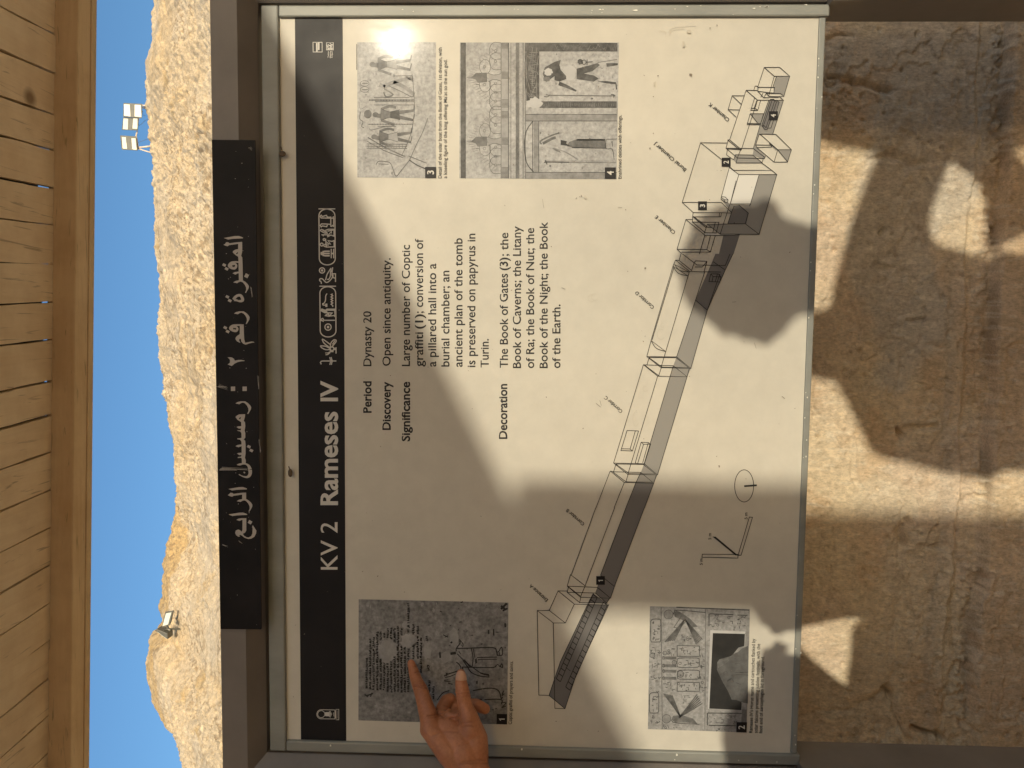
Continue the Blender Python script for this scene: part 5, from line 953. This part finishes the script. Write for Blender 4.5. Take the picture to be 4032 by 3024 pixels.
for quad, p1, p2, y, lm, lab in (([(475, 302), (888, 322), (872, 642), (466, 606)], [(488, 332), (612, 342), (628, 602), (490, 580)], [(722, 345), (850, 352), (866, 612), (718, 598)], 17.80, 'lens_glint', 'floodlight with brightly glinting white panes, highest on the right of the three on the ridge'),
                                 ([(468, 612), (802, 628), (786, 908), (436, 892)], [(477, 645), (578, 650), (568, 884), (466, 874)], [(690, 640), (782, 645), (778, 866), (672, 866)], 17.84, 'lens', 'floodlight with dull white panes between two others on the ridge'),
                                 ([(398, 1008), (756, 1032), (788, 1345), (434, 1322)], [(440, 1046), (526, 1052), (556, 1304), (460, 1298)], [(650, 1076), (736, 1076), (762, 1328), (668, 1314)], 17.86, 'lens', 'tilted floodlight at the left end of the three on the ridge')):
    f0 = pts_at(cF, quad, y); ctr = sum(f0, Vector())/4
    fl = empty('floodlight', ctr, lab, 'floodlight', 'floodlights on the ridge')
    slab(cF, quad, y, y+0.07, 'housing', M['flood'], fl, 0.008, 0.85)
    mid = [(p1[1][0]+8, p1[1][1]), (p2[0][0]-8, p2[0][1]), (p2[3][0]-8, p2[3][1]), (p1[2][0]+8, p1[2][1])]
    slab(cF, p1, y-0.006, y-0.001, 'lens', M[lm], fl, 0.0); slab(cF, p2, y-0.006, y-0.001, 'lens', M[lm], fl, 0.0)
    mb = MB(); e = pts_at(cF, [((quad[1][0]+quad[2][0])/2, (quad[1][1]+quad[2][1])/2), ((quad[1][0]+quad[2][0])/2+14, (quad[1][1]+quad[2][1])/2+20)], y+0.05); mb.tube(e, 0.012, 8); mb.build('bracket', M['flood'], fl)
stand = empty('light_stand', pts_at(cF, [(1030, 1250)], 17.9)[0], 'pale pipe stand carrying three floodlights on the ridge', 'stand')
for pts, r in (([(770, 940), (745, 1050)], 0.018), ([(812, 1278), (1060, 1250)], 0.022), ([(790, 1300), (1110, 1400)], 0.016), ([(880, 362), (1000, 372)], 0.022), ([(880, 405), (1040, 450)], 0.014), ([(760, 1040), (800, 1290)], 0.014), ([(840, 360), (770, 950)], 0.012)):
    mb = MB(); mb.tube(pts_at(cF, pts, 17.93), r, 8); mb.build('pipe', M['pipe'], stand, smooth=True)
for pts in ([(810, 800), (870, 765), (945, 690), (1010, 660)], [(790, 1175), (850, 1145), (1030, 1085), (1080, 1060)], [(880, 500), (900, 570), (960, 580)]):
    mb = MB(); mb.tube(pts_at(cF, smooth_pts(pts, 4), 17.95), 0.004, 6); mb.build('cable', M['flood'], stand)
yG = 15.6
f0 = pts_at(cG, [(900, 700)], yG)[0]
fl = empty('floodlight', f0, 'small floodlight with one square pane facing the viewer on the crest at left', 'floodlight', 'pair of floodlights on the left crest')
q = [(835, 485), (1095, 438), (985, 930), (722, 1012)]
slab(cG, q, yG, yG+0.10, 'housing', M['flood'], fl, 0.006, 0.8); slab(cG, [(858, 545), (1032, 508), (925, 900), (748, 955)], yG-0.006, yG-0.001, 'lens', M['lens'], fl, 0)
mb = MB(); mb.tube(pts_at(cG, [(900, 960), (930, 1050), (1000, 1090)], yG+0.08), 0.03, 8); mb.tube([pts_at(cG, [(930, 1050)], yG+0.08)[0], pts_at(cG, [(1400, 1060)], yG+0.25)[0]], 0.02, 8); mb.build('bracket', M['flood'], fl)
fl = empty('floodlight', pts_at(cG, [(800, 1220)], yG)[0], 'small floodlight turned edge-on to the left on the crest at left', 'floodlight', 'pair of floodlights on the left crest')
a = pts_at(cG, [(540, 1055), (905, 1200), (912, 1385), (490, 1108)], yG-0.05); mb = MB(); mb.hexa([a[0], a[1], a[2], a[3]]+[Vector((p.x, p.y+0.22, p.z-0.02)) for p in a]); mb.build('housing', M['flood'], fl, 0.006)
slab(cG, [(560, 1140), (600, 1160), (880, 1372), (840, 1350)], yG-0.062, yG-0.056, 'lens', M['lens'], fl, 0)
mb = MB(); mb.tube([pts_at(cG, [(780, 1140)], yG)[0], pts_at(cG, [(820, 1060)], yG+0.06)[0], pts_at(cG, [(960, 1060)], yG+0.08)[0]], 0.025, 8); mb.build('bracket', M['flood'], fl)

# ------------------------------------------------------------------ people
def skin_material(name, c0, c1, rough=0.42):
    m, N, L, b = new_mat(name); co = coords(N, L)
    c = ramp(N, L, noise(N, L, co, 22, 5, 0.6), [(0.3, c0), (0.7, c1)])
    c = mix(N, L, 0.5, c, ramp(N, L, noise(N, L, co, 260, 4, 0.6), [(0.3, (0.72, 0.68, 0.66)), (0.7, (1.15, 1.15, 1.15))]), 'MULTIPLY')
    L.new(c, b.inputs['Base Color']); b.inputs['Roughness'].default_value = rough; b.inputs['Subsurface Weight'].default_value = 0.05; b.inputs['Subsurface Radius'].default_value = (0.012, 0.005, 0.003); b.inputs['Subsurface Scale'].default_value = 0.4
    h = N.new('ShaderNodeTexVoronoi'); h.inputs['Scale'].default_value = 620; L.new(co, h.inputs['Vector'])
    n1 = bump(N, L, b, h.outputs['Distance'], 0.12, 0.0006)
    n2 = N.new('ShaderNodeBump'); n2.inputs['Strength'].default_value = 0.6; n2.inputs['Distance'].default_value = 0.0012; L.new(noise(N, L, coords(N, L, (1, 1, 1)), 120, 6, 0.65, 0.8), n2.inputs['Height']); L.new(n2.outputs[0], n1.inputs['Normal'])
    return m
M['skin'] = skin_material('brown_skin', (0.46, 0.185, 0.085), (0.56, 0.235, 0.110))
M['hair'] = mottled('black_hair', (0.02, 0.015, 0.012), (0.04, 0.03, 0.025), 90, 0.5, 0.4, 300)
def cloth(name, c): return mottled(name, tuple(k*0.85 for k in c), tuple(k*1.1 for k in c), 40, 0.85, 0.2, 500)
def skin_mesh(name, J, E_, sub=2):
    names = list(J); me = bpy.data.meshes.new(name); me.from_pydata([J[k][0] for k in names], [(names.index(a), names.index(c)) for a, c in E_], [])
    o = bpy.data.objects.new(name, me); COL.objects.link(o)
    md = o.modifiers.new('s', 'SKIN'); md.use_smooth_shade = True
    for i, k in enumerate(names):
        sv = me.skin_vertices[0].data[i]; r = J[k][1]; sv.radius = (r, r) if not isinstance(r, tuple) else r; sv.use_root = (i == 0)
    o.modifiers.new('d', 'SUBSURF').levels = sub; o.modifiers['d'].render_levels = sub
    dg = bpy.context.evaluated_depsgraph_get(); out = bpy.data.meshes.new_from_object(o.evaluated_get(dg)); bpy.data.objects.remove(o); bpy.data.meshes.remove(me); out.name = name; return out
def person(loc, H, rot, label, shirt, trousers, arms, hat=None, girth=1.0, sh=((-.10, .795), (.10, .795))):
    """arms: {'l': (elbow, wrist, hand), 'r': ...} in body units (x right, y forward, z up)."""
    rt = empty('person', loc, label, 'person'); c, s = math.cos(rot), math.sin(rot)
    T = lambda p: (loc[0]+H*(p[0]*c-p[1]*s), loc[1]+H*(p[0]*s+p[1]*c), loc[2]+H*p[2])
    J = {'pelvis': ((0, 0, .52), (.088*girth, .062*girth)), 'waist': ((0, 0, .62), (.078*girth, .055*girth)), 'chest': ((0, 0, .74), (.098, .066)), 'neck0': ((0, -.005, .825), .042), 'neck': ((0, .0, .865), .033), 'jaw': ((0, .014, .895), .042), 'head': ((0, .012, .935), .055), 'crown': ((0, .004, .972), .042), 'nose': ((0, .075, .925), .008)}
    Eg = [('pelvis', 'waist'), ('waist', 'chest'), ('chest', 'neck0'), ('neck0', 'neck'), ('neck', 'jaw'), ('jaw', 'head'), ('head', 'crown'), ('head', 'nose')]
    for q, sg in (('l', -1), ('r', 1)):
        e, w, h = arms[q]
        J.update({q+'sh': ((sh[(sg+1)//2][0], 0, sh[(sg+1)//2][1]), .037), q+'el': (e, .027), q+'wr': (w, .020), q+'hd': (h, .022), q+'hip': ((sg*.052, 0, .49), .062), q+'kn': ((sg*.056, .01, .28), .041), q+'an': ((sg*.056, -.015, .05), .027), q+'toe': ((sg*.064, .095, .022), .024)})
        Eg += [('chest', q+'sh'), (q+'sh', q+'el'), (q+'el', q+'wr'), (q+'wr', q+'hd'), ('pelvis', q+'hip'), (q+'hip', q+'kn'), (q+'kn', q+'an'), (q+'an', q+'toe')]
        d = Vector(h)-Vector(w); d = d.normalized() if d.length else Vector((0, 0, -1)); a = d.cross(Vector((0, 1, 0.3))).normalized()
        for k in range(4):
            o_ = a*(.011*(k-1.5)); J[q+'f%d' % k] = (tuple(Vector(h)+o_*1.2+d*(.045+.008*(1-abs(k-1.4)))), .0065); Eg.append((q+'hd', q+'f%d' % k))
        J[q+'th'] = (tuple(Vector(w)+d*.03+a*sg*.03), .007); Eg.append((q+'wr', q+'th'))
    sc = lambda r, k=1.0, ad=0.0: tuple(H*(x*k+ad) for x in r) if isinstance(r, tuple) else H*(r*k+ad)
    JW = {k: (T(p), sc(r)) for k, (p, r) in J.items()}
    link_mesh('body', skin_mesh('body', JW, Eg), M['skin'], rt, True)
    sub = lambda keys, ad: ({k: (T(J[k][0]), sc(J[k][1], 1.0, ad)) for k in keys}, [e for e in Eg if e[0] in keys and e[1] in keys])
    Js, Es = sub(['pelvis', 'waist', 'chest', 'neck0', 'lsh', 'rsh', 'lel', 'rel'], .010); link_mesh('shirt', skin_mesh('shirt', Js, Es), shirt, rt, True)
    Jt, Et = sub(['pelvis', 'lhip', 'rhip', 'lkn', 'rkn', 'lan', 'ran'], .012); link_mesh('trousers', skin_mesh('trousers', Jt, Et), trousers, rt, True)
    mb = MB(); mb.ball(T((.004, -.006, .942)), H*.0535, 0, 10, (1, 1.15, 1.04)); [mb.ball(T((.004+.050*math.cos(q)*math.sin(w), -.006+.055*math.sin(q)*math.sin(w), .943+.051*math.cos(w))), H*r, 0, 5) for q, w, r in [(random.uniform(0, 6.28), random.uniform(0.1, 2.2), random.uniform(.005, .009)) for _ in range(90)]]; [mb.ball(T((sg*.050, .004, .925)), H*.012, 0, 5) for sg in (-1, 1)]; link_mesh('hair', mb.mesh('hair'), M['hair'], rt, True)
    if hat:
        mb = MB(); mb.ball(T((0, 0, .965)), H*.068, 0, 10, (1, 1.08, .8)); p = T((0, .04, .955)); mb.tube([T((0, .02, .952)), T((0, .02, .957))], H*.085, 20); link_mesh('hat', mb.mesh('hat'), hat, rt, True)
    return rt
hang = lambda s, o=0: ((s*.108, -.01, .63), (s*.100, .02, .48), (s*.100, .035, .44))
person((0.866, -1.90, 0), 1.655, 0.05, 'person behind the viewer in a dark blue shirt with right elbow held out', cloth('navy_cloth', (0.05, 0.07, 0.14)), cloth('khaki_cloth', (0.30, 0.25, 0.17)),
       {'l': hang(-1), 'r': ((.236, .03, .728), (.135, .13, .634), (.09, .16, .625))}, None, 1.06, ((-.090, .752), (.10, .790)))
person((0.085, -1.66, 0), 1.53, 0.0, 'person behind the viewer in a grey shirt with both hands raised in front', cloth('grey_cloth', (0.22, 0.22, 0.22)), cloth('denim_cloth', (0.08, 0.11, 0.18)),
       {'l': ((-.125, .09, .66), (-.035, .235, .845), (-.025, .25, .875)), 'r': ((.142, .05, .665), (.055, .235, .850), (.045, .25, .88))}, None, 1.42)
person((1.56, -2.2, 0), 1.80, 0.1, 'tall person behind the viewer at right in a white shirt', cloth('white_cloth', (0.55, 0.53, 0.50)), cloth('dark_cloth', (0.06, 0.06, 0.06)), {'l': hang(-1), 'r': hang(1)})

bag = empty('bag', (0.31, -1.66, 0.6), 'added canvas shoulder bag beside the person in the grey shirt, blocking a streak of sun', 'bag')  # added bag closes a gap that let sun through to the wall
mb = MB(); mb.box(0.22, 0.43, -1.74, -1.58, 0.62, 1.06); mb.build('pouch', cloth('canvas_cloth', (0.24, 0.20, 0.13)), bag, 0.03)
mb = MB(); mb.tube([(0.33, -1.58, 1.03), (0.26, -1.57, 1.15), (0.17, -1.60, 1.24), (0.10, -1.66, 1.27), (0.17, -1.72, 1.24), (0.26, -1.75, 1.15), (0.33, -1.74, 1.03)], 0.012, 8); mb.build('strap', cloth('strap_cloth', (0.16, 0.13, 0.09)), bag, smooth=True)
# the pointing hand that comes in from the left
cH = Crop(1560, 2520, 3.292)
def hp(x, y, dep): p = cH([(x, y)])[0]; return at(p[0], p[1], dep)
def hr(r, dep): return r/3.292*(dep-CAM.y)/F_PX
CH = [  # chains of (x, y, depth, radius) in crop pixels: each is a rounded limb
    [(193, 300, -.006, 52), (208, 345, -.010, 60), (236, 440, -.018, 74), (262, 520, -.026, 80), (318, 645, -.040, 96), (352, 760, -.050, 103), (392, 900, -.060, 116), (430, 1030, -.070, 128), (452, 1150, -.076, 140)],           # index
    [(838, 432, -.058, 60), (838, 490, -.060, 74), (842, 560, -.062, 84), (862, 690, -.066, 98), (885, 800, -.068, 98), (910, 900, -.072, 108), (945, 1010, -.076, 130), (975, 1180, -.078, 165)],  # thumb
    [(560, 1010, -.052, 110), (600, 900, -.040, 96), (650, 790, -.026, 86), (700, 765, -.022, 80), (745, 830, -.020, 74), (770, 930, -.028, 66)],      # middle finger, curled
    [(640, 1080, -.045, 100), (720, 930, -.030, 84), (800, 850, -.022, 78), (840, 900, -.024, 70)],                                                # ring finger behind the thumb
    [(860, 960, -.036, 84), (960, 830, -.030, 74), (1040, 840, -.030, 80), (1105, 872, -.030, 80), (1150, 892, -.030, 72)],                              # little finger, tip showing below the thumb
    [(452, 1150, -.076, 142), (560, 1290, -.082, 165), (690, 1450, -.088, 185), (840, 1660, -.095, 165), (960, 1850, -.105, 160)],                      # back of the hand, upper edge
    [(660, 1150, -.070, 190), (790, 1290, -.076, 225), (870, 1450, -.086, 225), (950, 1660, -.095, 205), (1060, 1860, -.105, 195)],
    [(975, 1150, -.074, 160), (1030, 1290, -.080, 168), (1035, 1450, -.086, 172), (1040, 1660, -.095, 162), (1150, 1860, -.105, 160)],                  # thumb base
    [(560, 1010, -.058, 105), (720, 1020, -.060, 95), (880, 1010, -.066, 105)],                                                                        # web
    [(690, 905, -.058, 26), (650, 960, -.066, 36), (760, 985, -.072, 40), (840, 990, -.074, 50)]]
hb = MB()
for chn in CH:
    for (x0, y0, d0, r0), (x1, y1, d1, r1) in zip(chn[:-1], chn[1:]):
        n = max(3, int(math.hypot(x1-x0, y1-y0)/(0.16*min(r0, r1))))
        for k in range(n+1):
            t = k/n; dd = d0+(d1-d0)*t; hb.ball(hp(x0+(x1-x0)*t, y0+(y1-y0)*t, dd), hr(r0+(r1-r0)*t, dd), 0, 7)
W1 = hp(1010, 1860, -.105); EL = Vector((-0.74, -0.30, PZ-0.09)); SH = Vector((-0.84, -0.56, PZ-0.11))
for k in range(41):
    t = k/40; hb.ball(W1.lerp(EL, t), 0.0265+0.016*min(1, t*1.6), 0, 7, (1, 1, 1.05))
me = hb.mesh('hand'); ho = bpy.data.objects.new('hand', me); COL.objects.link(ho)
md = ho.modifiers.new('r', 'REMESH'); md.mode = 'VOXEL'; md.voxel_size = 0.0012; md.use_smooth_shade = True
md = ho.modifiers.new('s', 'SMOOTH'); md.factor = 0.5; md.iterations = 10
dg = bpy.context.evaluated_depsgraph_get(); hand_me = bpy.data.meshes.new_from_object(ho.evaluated_get(dg)); bpy.data.objects.remove(ho)
# joint creases and knuckle folds pressed into the skin
nv = len(hand_me.vertices); co = np.empty(nv*3, np.float32); hand_me.vertices.foreach_get('co', co); co = co.reshape(-1, 3).astype(float)
no = np.empty(nv*3, np.float32); hand_me.vertices.foreach_get('normal', no); no = no.reshape(-1, 3)
rel = co-np.array(CAM); zc = rel@np.array(CF); px = 2016-F_PX*(rel@np.array(CU))/zc; py = 1512-F_PX*(rel@np.array(CR))/zc
cx, cy = (px-1560)*3.292, (py-2520)*3.292
dsp = np.zeros(nv)
for pts, w, dep in (([(215, 345), (300, 335)], 7, .0006), ([(230, 420), (325, 395)], 8, .0007), ([(235, 430), (330, 410)], 6, .0004), ([(225, 605), (395, 585)], 9, .0009), ([(240, 640), (420, 625)], 8, .0007), ([(255, 585), (390, 560)], 7, .0005), ([(780, 660), (960, 645)], 9, .0008), ([(775, 700), (965, 690)], 9, .0009), ([(790, 730), (960, 735)], 8, .0006), ([(770, 640), (940, 625)], 7, .0004),
                    ([(400, 985), (545, 960), (600, 935)], 9, .0010), ([(520, 890), (560, 960), (620, 1010)], 9, .0009), ([(700, 1010), (770, 1015), (800, 960)], 10, .0012), ([(420, 1010), (560, 990)], 8, .0006), ([(480, 830), (520, 900), (550, 950)], 8, .0008), ([(610, 840), (700, 880)], 8, .0005), ([(850, 1080), (980, 1060)], 10, .0005), ([(840, 1130), (1000, 1120)], 10, .0005), ([(470, 1240), (640, 1180), (800, 1190)], 14, .0005), ([(780, 1370), (960, 1340)], 12, .0005), ([(860, 1580), (1150, 1560)], 12, .0007), ([(830, 1610), (1180, 1600)], 12, .0006)):
    dm = np.full(nv, 1e9)
    for (a, b_), (c, d) in zip(pts[:-1], pts[1:]):
        t = np.clip(((cx-a)*(c-a)+(cy-b_)*(d-b_))/((c-a)**2+(d-b_)**2), 0, 1); dm = np.minimum(dm, np.hypot(cx-a-t*(c-a), cy-b_-t*(d-b_)))
    dsp -= 1.5*dep*np.exp(-(dm/w)**2)*(no[:, 1] < 0.1)
for x, y, r, am in ((370, 1180, 90, .0016), (862, 690, 90, .0010), (318, 640, 80, .0008), (990, 1440, 90, .0012)): dsp += am*np.exp(-((cx-x)**2+(cy-y)**2)/r**2)*(no[:, 1] < 0.1)
tend = np.abs((cx-420)*0.60-(cy-1080)*0.80*0.95); dsp += 0.0006*np.exp(-(tend/26)**2)*((cy > 1150) & (cy < 1650) & (no[:, 1] < 0))
tone = 1-0.34*np.clip(-dsp/0.0014, 0, 1)  # darker crease skin and crease shade put into the colour
co += no*dsp[:, None]; hand_me.vertices.foreach_set('co', co.astype(np.float32).ravel()); hand_me.update()
pl_ = empty('person', (-1.02, -0.62, 0), 'person with brown skin pointing an index finger at the dark plaster photograph', 'person')
# rest of the figure stands just outside the picture, joined to the arm at the sleeve
H = 1.72; T = lambda p: (-1.02+H*p[0], -0.62+H*p[1], H*p[2])
J = {'pelvis': (T((0, 0, .52)), (.15, .105)), 'waist': (T((0, 0, .62)), (.13, .095)), 'chest': (T((0, 0, .74)), (.165, .11)), 'neck0': (T((0, 0, .825)), .07), 'neck': (T((0, .005, .865)), .058), 'jaw': (T((0, .02, .895)), .07), 'head': (T((0, .015, .935)), .094), 'crown': (T((0, .008, .972)), .072), 'nose': (T((0, .075, .925)), .014),
     'rsh': (tuple(SH), .062), 'rel': (tuple(EL), .043), 'rfa': (tuple(EL.lerp(W1, 0.4)), .036), 'lsh': (T((-.10, 0, .795)), .066), 'lel': (T((-.135, -.01, .63)), .045), 'lwr': (T((-.142, .02, .48)), .033), 'lhd': (T((-.142, .035, .43)), .034), 'lhip': (T((-.052, 0, .49)), .105), 'lkn': (T((-.056, .01, .28)), .07), 'lan': (T((-.056, -.015, .05)), .046), 'ltoe': (T((-.064, .095, .022)), .04), 'rhip': (T((.052, 0, .49)), .105), 'rkn': (T((.056, .01, .28)), .07), 'ran': (T((.056, -.015, .05)), .046), 'rtoe': (T((.064, .095, .022)), .04)}
Eg = [('pelvis', 'waist'), ('waist', 'chest'), ('chest', 'neck0'), ('neck0', 'neck'), ('neck', 'jaw'), ('jaw', 'head'), ('head', 'crown'), ('head', 'nose'), ('chest', 'rsh'), ('rsh', 'rel'), ('rel', 'rfa'), ('chest', 'lsh'), ('lsh', 'lel'), ('lel', 'lwr'), ('lwr', 'lhd'), ('pelvis', 'lhip'), ('lhip', 'lkn'), ('lkn', 'lan'), ('lan', 'ltoe'), ('pelvis', 'rhip'), ('rhip', 'rkn'), ('rkn', 'ran'), ('ran', 'rtoe')]
ta = hand_me.color_attributes.new('crease_tone', 'FLOAT_COLOR', 'POINT'); tc = np.ones((nv, 4), np.float32); tc[:, :3] = tone[:, None]**np.array([0.8, 1.1, 1.3]); ta.data.foreach_set('color', tc.ravel())
bm = bmesh.new(); bm.from_mesh(hand_me); sm_ = skin_mesh('b', J, Eg); bm.from_mesh(sm_); bme = bpy.data.meshes.new('body'); bm.to_mesh(bme); bm.free()
ta = bme.color_attributes['crease_tone']; nb = len(bme.vertices); tc = np.empty(nb*4, np.float32); ta.data.foreach_get('color', tc); tc = tc.reshape(-1, 4); tc[nv:] = 1; ta.data.foreach_set('color', tc.ravel())
M['skin_hand'] = skin_material('weathered_brown_skin', (0.34, 0.128, 0.057), (0.49, 0.200, 0.094), 0.46); N, L_ = M['skin_hand'].node_tree.nodes, M['skin_hand'].node_tree.links
b = N['Principled BSDF']; src = b.inputs['Base Color'].links[0].from_socket; at_ = N.new('ShaderNodeAttribute'); at_.attribute_name = 'crease_tone'; L_.new(mix(N, L_, 1.0, src, at_.outputs['Color'], 'MULTIPLY'), b.inputs['Base Color'])
link_mesh('body', bme, M['skin_hand'], pl_, True)
fat = lambda keys, ad: ({k: (J[k][0], tuple(x+ad for x in J[k][1]) if isinstance(J[k][1], tuple) else J[k][1]+ad) for k in keys}, [e for e in Eg if e[0] in keys and e[1] in keys])
lil = cloth('lilac_cloth', (0.42, 0.36, 0.42))
Js, Es = fat(['pelvis', 'waist', 'chest', 'neck0', 'lsh', 'rsh', 'lel', 'rel', 'rfa'], .016); link_mesh('shirt', skin_mesh('shirt', Js, Es), lil, pl_, True)
Jt, Et = fat(['pelvis', 'lhip', 'rhip', 'lkn', 'rkn', 'lan', 'ran'], .016); link_mesh('trousers', skin_mesh('trousers', Jt, Et), cloth('brown_cloth', (0.16, 0.12, 0.08)), pl_, True)
mb = MB(); mb.ball(T((0, -.006, .950)), H*.064, 0, 10, (1, 1.08, .95)); link_mesh('hair', mb.mesh('hair'), M['hair'], pl_, True)
# thumbnail
def nail(name, quad, dax, r_ax, lift):
    """quad: crop outline rows tip->root (left, right); laid on the round of the finger."""
    n, mrow = 9, 9; V = []
    for i in range(mrow):
        t = i/(mrow-1); xl_, xr_ = np.interp(t, quad[0], quad[1]), np.interp(t, quad[0], quad[2]); y = np.interp(t, (0, 1), quad[3])
        for j in range(n):
            u = j/(n-1); x = xl_+(xr_-xl_)*u; yy = y+quad[4]*(2*u-1)**2*(1 if t < 0.5 else -0.6)
            s = (x-(quad[5]+quad[6]*t))/r_ax; dep = dax-hr(r_ax, dax)*math.sqrt(max(0.12, 1-min(s*s, .9)))-lift
            V.append(hp(x, yy, dep))
    me = bpy.data.meshes.new(name); me.from_pydata([tuple(v) for v in V], [], [(i*n+j, i*n+j+1, (i+1)*n+j+1, (i+1)*n+j) for i in range(mrow-1) for j in range(n-1)]); me.update()
    o = link_mesh(name, me, M['nail'], pl_, True); sd = o.modifiers.new('t', 'SOLIDIFY'); sd.thickness = 0.0006; sd.offset = 0; return o
m, N, L_, b = new_mat('fingernail'); b.inputs['Base Color'].default_value = (0.66, 0.38, 0.25, 1); b.inputs['Roughness'].default_value = 0.28; b.inputs['Coat Weight'].default_value = 0.4; M['nail'] = m
nail('thumbnail', ((0, .2, 1), (800, 778, 772), (885, 902, 916), (398, 528), 14, 838, 5), -.060, 88, 0.0012)
